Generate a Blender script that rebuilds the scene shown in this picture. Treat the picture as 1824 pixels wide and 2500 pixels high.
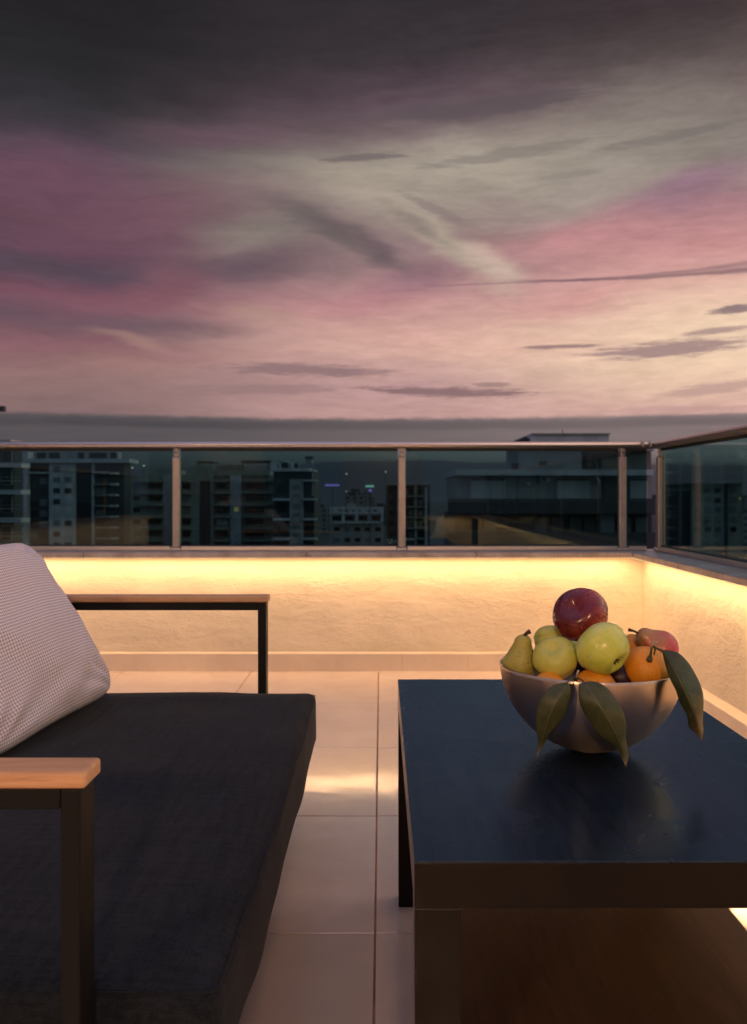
import bpy, bmesh, math, random
from mathutils import Vector, Matrix, noise as mnoise
R = random.Random(7)
for o in list(bpy.data.objects): bpy.data.objects.remove(o)
SC = bpy.context.scene
COL = SC.collection

# ------------------------------------------------------------------ camera
H, F, VX, VY = 0.834, 2104.0, 930.0, 1207.0       # eye height, focal length and vanishing point (photo pixels)
cam_d = bpy.data.cameras.new('camera'); cam = bpy.data.objects.new('camera', cam_d); COL.objects.link(cam)
cam.location = (0, 0, H); cam.rotation_euler = (math.radians(90), 0, 0)
cam_d.sensor_fit = 'VERTICAL'; cam_d.sensor_height = 36.0; cam_d.sensor_width = 36.0
cam_d.lens = F / 2500.0 * 36.0
cam_d.shift_x = -(VX - 912) / 2500.0
cam_d.shift_y = -(1250 - VY) / 2500.0
cam_d.clip_start = 0.05; cam_d.clip_end = 20000
cam_d.dof.use_dof = True; cam_d.dof.focus_distance = 1.38; cam_d.dof.aperture_fstop = 8.5
SC.camera = cam
SC.render.engine = 'CYCLES'
SC.view_settings.view_transform = 'Standard'; SC.view_settings.look = 'None'
SC.view_settings.gamma = 1.0; SC.view_settings.exposure = 0.0; SC.view_settings.use_curve_mapping = False
SC.cycles.use_denoising = True
SC.cycles.max_bounces = 10; SC.cycles.diffuse_bounces = 5; SC.cycles.transparent_max_bounces = 24
SC.cycles.sample_clamp_indirect = 6.0
SC.cycles.caustics_reflective = False; SC.cycles.caustics_refractive = False

LED_W = 2.85           # watts of light per metre of LED strip (scene units)
FILL_LAMP_W = 110.0
LED_C = (1.0, 0.59, 0.27)

def lin(c):
    c = c / 255.0
    return c / 12.92 if c <= 0.04045 else ((c + 0.055) / 1.055) ** 2.4
def S(r, g, b): return (lin(r), lin(g), lin(b), 1.0)

# ------------------------------------------------------------------ node helpers
class T:
    def __init__(s, tree): s.t = tree
    def n(s, typ, **kw):
        nd = s.t.nodes.new(typ)
        for k, v in kw.items(): setattr(nd, k, v)
        return nd
    def put(s, sock, v):
        if v is None: return
        if hasattr(v, 'is_output'): s.t.links.new(v, sock)
        else: sock.default_value = v
    def m(s, op, a, b=None, c=None, clamp=False):
        nd = s.n('ShaderNodeMath', operation=op, use_clamp=clamp)
        s.put(nd.inputs[0], a); s.put(nd.inputs[1], b); s.put(nd.inputs[2], c)
        return nd.outputs[0]
    def v(s, op, a, b=None, scale=None):
        nd = s.n('ShaderNodeVectorMath', operation=op)
        s.put(nd.inputs[0], a); s.put(nd.inputs[1], b)
        if scale is not None: s.put(nd.inputs['Scale'], scale)
        return nd.outputs['Value'] if op in ('LENGTH', 'DOT_PRODUCT', 'DISTANCE') else nd.outputs[0]
    def mix(s, f, a, b, blend='MIX'):
        nd = s.n('ShaderNodeMix', data_type='RGBA', blend_type=blend)
        s.put(nd.inputs[0], f); s.put(nd.inputs[6], a); s.put(nd.inputs[7], b)
        return nd.outputs[2]
    def mr(s, val, a, b, c=0.0, d=1.0, smooth=True):
        nd = s.n('ShaderNodeMapRange', interpolation_type='SMOOTHSTEP' if smooth else 'LINEAR', clamp=True)
        for i, x in enumerate((val, a, b, c, d)): s.put(nd.inputs[i], x)
        return nd.outputs[0]
    def noise(s, vec, scale=5, detail=4, rough=0.55, dist=0.0, col=False):
        nd = s.n('ShaderNodeTexNoise')
        s.put(nd.inputs['Vector'], vec); nd.inputs['Scale'].default_value = scale
        nd.inputs['Detail'].default_value = detail; nd.inputs['Roughness'].default_value = rough
        nd.inputs['Distortion'].default_value = dist
        return nd.outputs['Color'] if col else nd.outputs['Fac']
    def mapping(s, vec, loc=(0, 0, 0), rot=(0, 0, 0), sc=(1, 1, 1), typ='POINT'):
        nd = s.n('ShaderNodeMapping', vector_type=typ)
        s.put(nd.inputs['Vector'], vec); nd.inputs['Location'].default_value = loc
        nd.inputs['Rotation'].default_value = rot; nd.inputs['Scale'].default_value = sc
        return nd.outputs[0]
    def ramp(s, f, stops, interp='LINEAR'):
        nd = s.n('ShaderNodeValToRGB'); cr = nd.color_ramp; cr.interpolation = interp
        stops = sorted(stops, key=lambda q: q[0])
        while len(cr.elements) < len(stops): cr.elements.new(0.5)
        for e, (p, c) in zip(cr.elements, stops): e.position = p; e.color = c if len(c) == 4 else (*c, 1)
        s.put(nd.inputs[0], f)
        return nd.outputs[0]
    def sep(s, vec):
        nd = s.n('ShaderNodeSeparateXYZ'); s.put(nd.inputs[0], vec); return nd.outputs
    def comb(s, x=0.0, y=0.0, z=0.0):
        nd = s.n('ShaderNodeCombineXYZ')
        for i, q in enumerate((x, y, z)): s.put(nd.inputs[i], q)
        return nd.outputs[0]
    def bump(s, h, strength=0.3, dist=0.01, normal=None):
        nd = s.n('ShaderNodeBump'); nd.inputs['Strength'].default_value = strength
        nd.inputs['Distance'].default_value = dist; s.put(nd.inputs['Height'], h); s.put(nd.inputs['Normal'], normal)
        return nd.outputs[0]

# ------------------------------------------------------------------ sky (world)
def azel(px, py):
    az = math.atan((px - VX) / F); el = math.atan((VY - py) / F * math.cos(az))
    return math.degrees(az), math.degrees(el)
world = bpy.data.worlds.new('World'); SC.world = world; world.use_nodes = True
wt = world.node_tree; wt.nodes.clear(); W = T(wt)
tc = W.n('ShaderNodeTexCoord').outputs['Generated']
dx, dy, dz = W.sep(W.v('NORMALIZE', tc))
az = W.m('MULTIPLY', W.m('ARCTAN2', dx, dy), 57.29578)
el = W.m('MULTIPLY', W.m('ARCSINE', dz), 57.29578)
q = W.comb(az, el, 0.0)
w1 = W.v('SUBTRACT', W.noise(W.mapping(q, sc=(0.055, 0.13, 1)), 1.0, 5, 0.55, col=True), (0.5, 0.5, 0.5))
w2 = W.v('SUBTRACT', W.noise(W.mapping(q, rot=(0, 0, 0.12), sc=(0.16, 0.8, 1)), 1.0, 6, 0.6, col=True), (0.5, 0.5, 0.5))
fade_up = W.mr(el, 4.5, 9.0, 0.25, 1.0)
warp = W.v('ADD', W.v('MULTIPLY', w1, (7.0, 4.0, 0)), W.v('MULTIPLY', w2, (2.4, 0.9, 0)))
qw = W.v('ADD', q, W.v('SCALE', warp, scale=fade_up))
azw, elw, _ = W.sep(qw)
fe = W.m('DIVIDE', elw, 90.0)
ZEN = (0.30, 0.30, 0.52, 1); MID = (0.27, 0.235, 0.37, 1)
def column(rows, x):
    st = [(0.0, (0.02, 0.024, 0.028, 1))]
    for y, c in rows: st.append((azel(x, y)[1] / 90.0, S(*c)))
    st += [(31.5 / 90., S(*rows[0][1])), (44 / 90., MID), (75 / 90., ZEN)]
    return W.ramp(fe, st)
left = column([(0, (37, 35, 38)), (150, (42, 41, 44)), (280, (58, 54, 60)), (340, (82, 66, 80)), (410, (102, 70, 86)), (510, (104, 70, 85)),
               (600, (100, 68, 86)), (660, (84, 68, 84)), (725, (124, 76, 92)), (790, (102, 80, 92)), (850, (136, 90, 98)), (920, (146, 110, 108)), (1015, (130, 103, 104))], 100)
mid = column([(0, (50, 45, 49)), (150, (60, 52, 57)), (250, (94, 74, 84)), (320, (126, 108, 108)), (400, (150, 138, 126)), (480, (156, 142, 130)),
              (580, (142, 118, 117)), (650, (150, 116, 118)), (720, (186, 134, 134)), (800, (212, 160, 148)), (870, (212, 164, 150)), (950, (188, 145, 142)), (1015, (196, 150, 144))], 950)
right = column([(0, (64, 52, 55)), (100, (84, 72, 72)), (200, (114, 100, 98)), (300, (128, 118, 112)), (390, (140, 128, 120)), (470, (164, 118, 126)),
                (560, (196, 134, 134)), (640, (212, 152, 146)), (710, (228, 182, 160)), (800, (240, 204, 170)), (900, (240, 202, 168)), (960, (226, 182, 158)), (1015, (208, 160, 150))], 1750)
sky = W.mix(W.mr(azw, -20, 1), left, mid)
sky = W.mix(W.mr(azw, 1, 21), sky, right)
def blob(sky, px, py, rx, ry, ang, c, s, soft=True, src=None):
    a, e = azel(px, py); k = math.degrees(1 / F)
    v = W.mapping(src or qw, loc=(a, e, 0), rot=(0, 0, math.radians(ang)), sc=(rx * k, ry * k, 1), typ='TEXTURE')
    f = W.mr(W.v('LENGTH', v), 1.0, 0.0, 0.0, s)
    return W.mix(f, sky, S(*c))
B = [(1500, 330, 520, 150, 6, (152, 140, 128), .6), (1250, 420, 420, 140, 4, (168, 155, 140), .6),
     (400, 530, 430, 120, 10, (116, 75, 91), .6), (180, 420, 260, 90, 0, (110, 72, 90), .6), (420, 690, 190, 70, 25, (134, 80, 94), .6), (200, 760, 240, 55, 10, (132, 84, 96), .5),
     (60, 655, 330, 60, 0, (86, 70, 82), .6), (520, 310, 330, 60, 4, (104, 72, 90), .6),
     (1080, 400, 420, 100, 6, (168, 155, 140), .85), (900, 480, 250, 80, -25, (166, 152, 136), .8), (1080, 590, 240, 55, -32, (182, 166, 146), .9),
     (1190, 650, 130, 60, -35, (206, 178, 160), .8), (1450, 470, 330, 75, 8, (164, 152, 140), .75),
     (620, 585, 230, 65, 10, (142, 130, 120), .85), (690, 580, 320, 95, -8, (118, 106, 102), .55), (780, 560, 240, 42, -20, (104, 92, 93), .8), (930, 620, 210, 34, -24, (112, 92, 98), .9), (600, 650, 260, 48, 4, (98, 80, 90), .8),
     (1000, 690, 170, 46, 10, (150, 108, 120), .8), (880, 740, 280, 50, 6, (182, 120, 126), .65), (640, 775, 160, 30, -8, (176, 138, 126), .75), (420, 800, 210, 40, 0, (110, 84, 94), .6),
     (1700, 440, 250, 60, 14, (148, 110, 128), .8), (1420, 580, 320, 70, 4, (196, 132, 134), .75), (1380, 730, 230, 60, 8, (208, 142, 138), .7), (1230, 520, 140, 60, -35, (150, 128, 124), .7),
     (1020, 560, 150, 26, -30, (132, 116, 110), .7), (1300, 850, 420, 60, 0, (228, 178, 156), .5), (330, 900, 260, 40, 0, (164, 120, 112), .6), (300, 840, 170, 22, -6, (172, 132, 118), .6)]
for b in B: sky = blob(sky, *b)
# wispy texture, drawn out along the drift of the cloud
wn = W.noise(W.mapping(qw, rot=(0, 0, 0.06), sc=(0.12, 1.0, 1)), 1.0, 7, 0.62)
wn2 = W.noise(W.mapping(qw, rot=(0, 0, 0.55), sc=(0.22, 0.9, 1)), 1.0, 6, 0.6)
tex = W.m('ADD', W.m('MULTIPLY', W.m('SUBTRACT', wn, 0.5), 0.38), W.m('MULTIPLY', W.m('SUBTRACT', wn2, 0.5), 0.32))
wn3 = W.noise(W.mapping(qw, rot=(0, 0, 0.10), sc=(0.5, 3.6, 1)), 1.0, 7, 0.68)
tex = W.m('ADD', tex, W.m('MULTIPLY', W.m('SUBTRACT', wn3, 0.5), 0.20))
wn4 = W.noise(W.mapping(qw, rot=(0, 0, 0.07), sc=(0.9, 9.0, 1)), 1.0, 8, 0.72)
wn5 = W.noise(W.mapping(q, rot=(0, 0, -0.5), sc=(0.5, 2.4, 1)), 1.0, 8, 0.70)
tex = W.m('ADD', tex, W.m('ADD', W.m('MULTIPLY', W.m('SUBTRACT', wn4, 0.5), 0.15), W.m('MULTIPLY', W.m('MULTIPLY', W.m('SUBTRACT', wn5, 0.5), 0.5), W.mr(az, -14, 4))))
tex = W.m('ADD', 1.0, W.m('MULTIPLY', tex, W.mr(el, 40, 30)))
sky = W.mix(1.0, sky, W.comb(tex, tex, tex), 'MULTIPLY')
# darker streaks of low cloud and a contrail
sn = W.noise(W.mapping(q, rot=(0, 0, .04), sc=(0.42, 4.6, 1)), 1.0, 8, 0.70)
def streak(sky, px, py, rx, ry, ang, c, s, lo=.40, hi=.66):
    a, e = azel(px, py); k = math.degrees(1 / F)
    v = W.mapping(q, loc=(a, e, 0), rot=(0, 0, math.radians(ang)), sc=(rx * k, ry * k, 1), typ='TEXTURE')
    g = W.mr(W.v('LENGTH', v), 1.0, 0.0, 0.0, 1.0)
    f = W.m('MULTIPLY', W.mr(W.m('ADD', sn, W.m('MULTIPLY', W.m('SUBTRACT', g, 0.5), 0.5)), lo, hi), W.m('MULTIPLY', W.mr(g, 0.0, 0.3), s))
    return W.mix(f, sky, S(*c))
for b in [(740, 903, 400, 30, -1, (142, 110, 113), .85), (640, 950, 420, 26, 1, (142, 110, 112), .5), (1090, 958, 400, 24, -2, (140, 106, 108), .95), (1200, 940, 110, 14, -3, (150, 114, 112), .7),
          (1640, 852, 360, 36, 2, (160, 128, 126), .9), (1380, 846, 200, 9, 0, (150, 118, 118), .9), (1800, 754, 110, 20, 2, (132, 108, 112), .9), (1760, 806, 150, 18, 4, (164, 132, 128), .8),
          (1740, 950, 260, 26, 5, (190, 150, 140), .8), (1650, 1000, 320, 18, 0, (190, 144, 140), .6), (1400, 425, 190, 14, 3, (130, 118, 110), .4), (1250, 375, 420, 26, 5, (118, 108, 104), .5), (1650, 330, 340, 22, 4, (112, 104, 102), .5),
          (1150, 265, 560, 40, 3, (92, 80, 86), .7), (880, 385, 220, 16, 4, (108, 96, 98), .7), (1060, 510, 190, 20, -24, (128, 114, 112), .5), (770, 550, 190, 40, -22, (100, 88, 90), .42), (880, 605, 230, 30, -22, (106, 92, 95), .38)]:
    sky = streak(sky, *b)
def contrail(sky, p0, p1, wid, c, s):
    (a0, e0), (a1, e1) = azel(*p0), azel(*p1)
    L = math.hypot(a1 - a0, e1 - e0); th = math.atan2(e1 - e0, a1 - a0)
    v = W.mapping(W.v('ADD', q, W.v('MULTIPLY', w2, (0, .55, 0))), loc=(a0, e0, 0), rot=(0, 0, th), sc=(L, 1, 1), typ='TEXTURE')
    X, Y, _ = W.sep(v)
    Y = W.m('ADD', Y, W.m('MULTIPLY', W.m('MULTIPLY', X, W.m('SUBTRACT', X, 1.0)), -0.5))
    wd = W.m('MULTIPLY', W.m('ADD', .25, W.m('MULTIPLY', X, .75)), wid)
    f = W.m('MULTIPLY', W.mr(W.m('DIVIDE', W.m('ABSOLUTE', Y), wd), 1.0, 0.1), W.m('MULTIPLY', W.mr(X, 0, .35), s))
    f = W.m('MULTIPLY', f, W.mr(X, 1.6, 1.3))
    return W.mix(f, sky, S(*c))
sky = contrail(sky, (880, 694), (1860, 642), .20, (130, 96, 106), .6)
sky = contrail(sky, (1150, 684), (1860, 655), .24, (120, 90, 100), .75)
# grey bank of cloud lying on the horizon
bank_e = W.m('ADD', el, W.m('ADD', W.m('MULTIPLY', W.sep(w2)[0], 0.4), W.m('MULTIPLY', W.m('SUBTRACT', W.noise(W.mapping(q, sc=(0.9, 2.5, 1)), 1.0, 8, .7), .5), .30)))
bn = W.noise(W.mapping(q, sc=(0.12, 1.6, 1)), 1.0, 6, 0.6)
bank_r = W.mr(az, -20, 22)
bank_c = W.mix(bank_r, S(84, 80, 84), S(136, 118, 117))
bank_c = W.mix(W.mr(W.m('ABSOLUTE', W.m('SUBTRACT', bank_e, azel(950, 1040)[1])), 0.42, 0.1, 0, .55), bank_c, W.mix(bank_r, S(64, 62, 66), S(104, 92, 92)))
bank_c = W.mix(W.mr(bn, .35, .7, 0, .35), bank_c, S(104, 92, 94))
sky = W.mix(W.mr(bank_e, azel(950, 1016)[1], azel(950, 1028)[1]), sky, bank_c)
sky = W.mix(W.mr(el, 3.1, 1.2), sky, (0.045, 0.047, 0.056, 1))
# round the rest of the horizon: plain dusk
rear = W.ramp(W.m('DIVIDE', el, 90.0), [(0, (0.14, 0.13, 0.17, 1)), (.12, (0.20, 0.19, 0.26, 1)), (.4, (0.22, 0.215, 0.34, 1)), (.8, ZEN)])
sky = W.mix(W.mr(W.m('ABSOLUTE', az), 35, 100), sky, rear)
# the sunset itself lies out of frame beyond the bright side of the sky
gv = W.mapping(q, loc=(78, 6, 0), sc=(46, 32, 1), typ='TEXTURE')
gf = W.m('EXPONENT', W.m('MULTIPLY', W.m('POWER', W.v('LENGTH', gv), 2.0), -1.0))
gf = W.m('MULTIPLY', gf, W.mr(az, 20, 48))
sky = W.mix(gf, sky, (2.5, 1.6, 1.25, 1))
hs = W.n('ShaderNodeHueSaturation'); hs.inputs['Saturation'].default_value = .91; W.put(hs.inputs['Color'], sky); sky = hs.outputs[0]
bg = W.n('ShaderNodeBackground'); W.put(bg.inputs[0], sky); bg.inputs[1].default_value = 1.0
wo = W.n('ShaderNodeOutputWorld'); wt.links.new(bg.outputs[0], wo.inputs[0])

sun_d = bpy.data.lights.new('sun', 'SUN'); sun = bpy.data.objects.new('sun', sun_d); COL.objects.link(sun)
sun_d.energy = 0.06; sun_d.angle = math.radians(12); sun_d.color = (1, .62, .45)     # last afterglow low over the horizon
sun.rotation_euler = (math.radians(90 - 5), 0, math.radians(180 - 28))

# ------------------------------------------------------------------ object helpers
def tag(o, label=None, cat=None, group=None, kind=None):
    if label: o['label'] = label
    if cat: o['category'] = cat
    if group: o['group'] = group
    if kind: o['kind'] = kind
    return o
def empty(name, loc=(0, 0, 0), **k):
    o = bpy.data.objects.new(name, None); COL.objects.link(o); o.location = loc; o.empty_display_size = .1
    o['_w'] = 0; del o['_w']
    return tag(o, **k)
WLOC = {}
def wloc(o):
    v = Vector((0, 0, 0))
    while o is not None: v += o.location; o = o.parent
    return v
def link(name, me, mat, parent=None, smooth=False, kind=None):
    o = bpy.data.objects.new(name, me); COL.objects.link(o)
    if mat is not None and not me.materials: me.materials.append(mat)
    if smooth:
        for p in me.polygons: p.use_smooth = True
    if parent is not None: o.parent = parent
    if kind: o['kind'] = kind
    return o
def raw(name, vs, fs, mat, parent=None, smooth=False, kind=None, local=False):
    """vertices given in world space; shifted under an unrotated parent"""
    off = wloc(parent) if (parent is not None and not local) else Vector((0, 0, 0))
    me = bpy.data.meshes.new(name)
    me.from_pydata([tuple(Vector(v) - off) for v in vs], [], fs); me.update()
    return link(name, me, mat, parent, smooth, kind)
def box_geo(x0, x1, y0, y1, z0, z1):
    return ([(x0, y0, z0), (x1, y0, z0), (x1, y1, z0), (x0, y1, z0), (x0, y0, z1), (x1, y0, z1), (x1, y1, z1), (x0, y1, z1)],
            [(0, 3, 2, 1), (4, 5, 6, 7), (0, 1, 5, 4), (1, 2, 6, 5), (2, 3, 7, 6), (3, 0, 4, 7)])
def boxes(name, bl, mat, parent=None, kind=None):
    vs, fs = [], []
    for b in bl:
        v, f = box_geo(*b); n = len(vs); vs += v; fs += [tuple(i + n for i in g) for g in f]
    return raw(name, vs, fs, mat, parent, kind=kind)
def box(name, b, mat, parent=None, bevel=0.0, seg=2, kind=None):
    if not bevel: return boxes(name, [b], mat, parent, kind)
    off = wloc(parent) if parent is not None else Vector((0, 0, 0))
    v, f = box_geo(*b); bm = bmesh.new()
    bv = [bm.verts.new(Vector(p) - off) for p in v]
    for g in f: bm.faces.new([bv[i] for i in g])
    bmesh.ops.bevel(bm, geom=list(bm.edges), offset=bevel, segments=seg, profile=.5, affect='EDGES')
    me = bpy.data.meshes.new(name); bm.to_mesh(me); bm.free()
    return link(name, me, mat, parent, smooth=False, kind=kind)
def tube_geo(pts, rad, n=10):
    pts = [Vector(p) for p in pts]; rad = rad if isinstance(rad, (list, tuple)) else [rad] * len(pts)
    vs, fs = [], []; up = Vector((0.13, .21, 1)).normalized()
    for i, p in enumerate(pts):
        d = (pts[min(i + 1, len(pts) - 1)] - pts[max(i - 1, 0)]).normalized()
        a = d.cross(up); a = a.normalized() if a.length > 1e-4 else d.orthogonal().normalized(); b = d.cross(a)
        for k in range(n):
            t = 2 * math.pi * k / n; vs.append(p + (a * math.cos(t) + b * math.sin(t)) * rad[i])
    for i in range(len(pts) - 1):
        for k in range(n):
            k2 = (k + 1) % n; fs.append((i * n + k, i * n + k2, (i + 1) * n + k2, (i + 1) * n + k))
    fs.append(tuple(range(n))[::-1]); fs.append(tuple((len(pts) - 1) * n + k for k in range(n)))
    return vs, fs
def tube(name, pts, rad, mat, parent=None, n=10):
    v, f = tube_geo(pts, rad, n); return raw(name, v, f, mat, parent, smooth=True)
def extrude_profile(name, prof, p0, p1, side, mat, parent=None):
    """closed profile [(s, z)] swept from p0 to p1; s runs along 'side'"""
    p0, p1, side = Vector(p0), Vector(p1), Vector(side); n = len(prof)
    vs = [p + side * s + Vector((0, 0, z)) for p in (p0, p1) for s, z in prof]
    fs = [(k, (k + 1) % n, n + (k + 1) % n, n + k) for k in range(n)] + [tuple(range(n))[::-1], tuple(range(n, 2 * n))]
    o = raw(name, vs, fs, mat, parent)
    for p in o.data.polygons[:n]: p.use_smooth = True
    return o
def P(px, py, d): return Vector(((px - VX) / F * d, d, H + (VY - py) / F * d))

# ------------------------------------------------------------------ materials
def principled(name, base=(.5, .5, .5), rough=.5, metal=0.0, **kw):
    m = bpy.data.materials.new(name); m.use_nodes = True
    b = m.node_tree.nodes['Principled BSDF']
    b.inputs['Base Color'].default_value = (*base, 1); b.inputs['Roughness'].default_value = rough; b.inputs['Metallic'].default_value = metal
    for k, v in kw.items(): b.inputs[k.replace('_', ' ')].default_value = v
    return m, T(m.node_tree), b
def objc(t): return t.n('ShaderNodeTexCoord').outputs['Object']

def m_plaster(name, base=(.80, .71, .555), amt=1.0):
    m, t, b = principled(name, base, .7); c = t.n('ShaderNodeNewGeometry').outputs['Position']
    big = t.noise(t.mapping(c, sc=(1, 1, 2.2)), 5.5, 6, .6, .6)
    fine = t.noise(t.mapping(c, sc=(1, 1, 2.6)), 38, 5, .62, .8)
    grit = t.noise(c, 190, 3, .6)
    msk = t.mr(t.noise(t.mapping(c, sc=(1, 1, 1.6)), 2.6, 4, .6), .36, .66, .12, 1.0)
    h = t.m('ADD', t.m('ADD', t.m('MULTIPLY', big, .37), t.m('MULTIPLY', t.m('MULTIPLY', fine, .26), msk)), t.m('MULTIPLY', grit, .055))
    t.put(b.inputs['Normal'], t.bump(h, .55 * amt, .035))
    t.put(b.inputs['Base Color'], t.mix(t.mr(t.noise(c, 3.1, 5, .6), .35, .7), (*base, 1), tuple(x * .88 for x in base) + (1,)))
    t.put(b.inputs['Roughness'], t.mr(fine, .3, .7, .55, .8))
    return m
M_wall = m_plaster('cream_plaster')
M_facade = m_plaster('facade_plaster', (.065, .06, .058), .6)
def m_tile():
    m, t, b = principled('glazed_tile', (.60, .52, .50), .16); c = t.n('ShaderNodeNewGeometry').outputs['Position']
    n1 = t.noise(c, 6, 5, .6, .5); n2 = t.noise(t.mapping(c, sc=(1, .35, 1)), 60, 3, .5); sp = t.noise(c, 150, 2, .5)
    col = t.mix(t.mr(n1, .3, .75), (.86, .70, .555, 1), (.77, .615, .48, 1))
    col = t.mix(t.mr(sp, .72, .78, 0, .6), col, (.16, .11, .09, 1))
    rnd = t.n('ShaderNodeObjectInfo').outputs['Random']
    t.put(b.inputs['Base Color'], t.mix(t.m('MULTIPLY', rnd, .32), col, (.64, .50, .39, 1)))
    t.put(b.inputs['Roughness'], t.mr(n1, .3, .7, .075, .13))
    t.put(b.inputs['Normal'], t.bump(t.m('ADD', t.m('MULTIPLY', n1, .8), t.m('MULTIPLY', n2, .06)), .12, .01))
    b.inputs['IOR'].default_value = 2.35
    return m
M_tile = m_tile()
def m_noisy(name, a, bcol, sc, rough, metal=0.0, bump=.1, stretch=(1, 1, 1), **kw):
    m, t, b = principled(name, a, rough, metal, **kw); c = t.mapping(objc(t), sc=stretch)
    n1 = t.noise(c, sc, 6, .62, .4)
    t.put(b.inputs['Base Color'], t.mix(t.mr(n1, .3, .72), (*a, 1), (*bcol, 1)))
    if bump: t.put(b.inputs['Normal'], t.bump(n1, bump, .004))
    return m
M_skirt = m_noisy('cream_skirting_tile', (.82, .71, .55), (.76, .64, .49), 8, .35, 0.0, .02)
M_grout = m_noisy('grout', (.42, .22, .12), (.24, .12, .07), 14, .9)
M_marble = m_noisy('coping_marble', (.52, .47, .44), (.30, .24, .21), 9, .42, bump=.1)
M_alu = m_noisy('brushed_aluminium', (.72, .64, .59), (.66, .58, .53), 3, .34, .95, 0, (.3, .3, 9))
M_alu2 = m_noisy('post_aluminium', (.44, .385, .345), (.38, .33, .295), 25, .45, .6, .02)
M_rubber = principled('black_gasket', (.012, .012, .013), .6)[0]
def m_glass():
    m = bpy.data.materials.new('tinted_glass'); m.use_nodes = True; nt = m.node_tree; nt.nodes.clear(); t = T(nt)
    tr = t.n('ShaderNodeBsdfTransparent'); tr.inputs[0].default_value = (.485, .665, .67, 1)
    gl = t.n('ShaderNodeBsdfGlossy'); gl.inputs['Roughness'].default_value = .01; gl.inputs[0].default_value = (.85, .92, .92, 1)
    fr = t.n('ShaderNodeFresnel'); bf = t.n('ShaderNodeNewGeometry').outputs['Backfacing']; t.put(fr.inputs[0], t.m('ADD', 1.45, t.m('MULTIPLY', bf, 1 / 1.45 - 1.45)))
    mx = t.n('ShaderNodeMixShader'); nt.links.new(fr.outputs[0], mx.inputs[0]); nt.links.new(tr.outputs[0], mx.inputs[1]); nt.links.new(gl.outputs[0], mx.inputs[2])
    o = t.n('ShaderNodeOutputMaterial'); nt.links.new(mx.outputs[0], o.inputs[0]); return m
M_glass = m_glass()
M_black = m_noisy('black_powder_coat', (.005, .0045, .0045), (.007, .006, .0058), 300, .5, .0, .05, Specular_IOR_Level=.22)
def m_wood(name, a, bc, axis=(2.2, 34, 34), rough=.5):
    m, t, b = principled(name, a, rough); c = objc(t)
    w = t.noise(t.mapping(c, sc=axis), 1.6, 6, .6, 1.2); g = t.noise(t.mapping(c, sc=tuple(x * 5 for x in axis)), 2, 4, .6)
    col = t.mix(t.mr(w, .3, .7), (*a, 1), (*bc, 1)); col = t.mix(t.mr(g, .5, .75, 0, .35), col, tuple(x * .45 for x in bc) + (1,))
    t.put(b.inputs['Base Color'], col); t.put(b.inputs['Normal'], t.bump(t.m('ADD', w, t.m('MULTIPLY', g, .5)), .12, .003)); return m
M_wood = m_wood('oiled_hardwood', (.72, .41, .21), (.58, .30, .14))
def m_table(name, gcol, ca, cb, ior, r0, r1, bmp):
    m, t, b = principled(name, (.02, .017, .017), .36); c = objc(t)
    w = t.noise(t.mapping(c, sc=(28, 2.0, 28)), 1.4, 6, .6, 1.6); g = t.noise(t.mapping(c, sc=(170, 9, 170)), 1.2, 4, .65, .5)
    smudge = t.noise(c, 7, 5, .6, 1.0)
    col = t.mix(t.mr(w, .3, .7), (*ca, 1), (*cb, 1)); col = t.mix(t.mr(g, .5, .7, 0, .6), col, tuple(x * .5 for x in ca) + (1,))
    t.put(b.inputs['Base Color'], col); t.put(b.inputs['Roughness'], t.mr(smudge, .3, .72, .30, .42))
    t.put(b.inputs['Normal'], t.bump(t.m('ADD', w, t.m('MULTIPLY', g, .8)), .16, .002))
    b.inputs['Specular IOR Level'].default_value = 0.0
    gl = t.n('ShaderNodeBsdfGlossy'); gl.inputs[0].default_value = (*gcol, 1)
    t.put(gl.inputs['Roughness'], t.mr(smudge, .3, .72, r0, r1)); nb = t.bump(t.m('ADD', w, t.m('MULTIPLY', g, .35)), bmp, .001); t.put(gl.inputs['Normal'], nb)
    fr = t.n('ShaderNodeFresnel'); fr.inputs[0].default_value = ior; mx = t.n('ShaderNodeMixShader')
    t.put(mx.inputs[0], fr.outputs[0]); m.node_tree.links.new(b.outputs[0], mx.inputs[1]); m.node_tree.links.new(gl.outputs[0], mx.inputs[2])
    m.node_tree.links.new(mx.outputs[0], m.node_tree.nodes['Material Output'].inputs[0])
    return m
M_table = m_table('black_brown_veneer', (.75, .68, .64), (.0028, .0020, .0016), (.0062, .0038, .0026), 1.36, .30, .42, .12)
M_shelf = m_table('warm_lit_shelf_veneer', (.85, .72, .62), (.055, .027, .015), (.080, .039, .022), 1.6, .30, .42, .08)  # same veneer, lightened and warmed to paint in the wall glow it reflects
M_ttop = m_table('sky_tinted_veneer', (.29, .49, .76), (.009, .0115, .0165), (.018, .0225, .030), 1.8, .22, .31, .05)  # same table veneer, blue sky reflection put into its base and gloss colour
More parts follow.
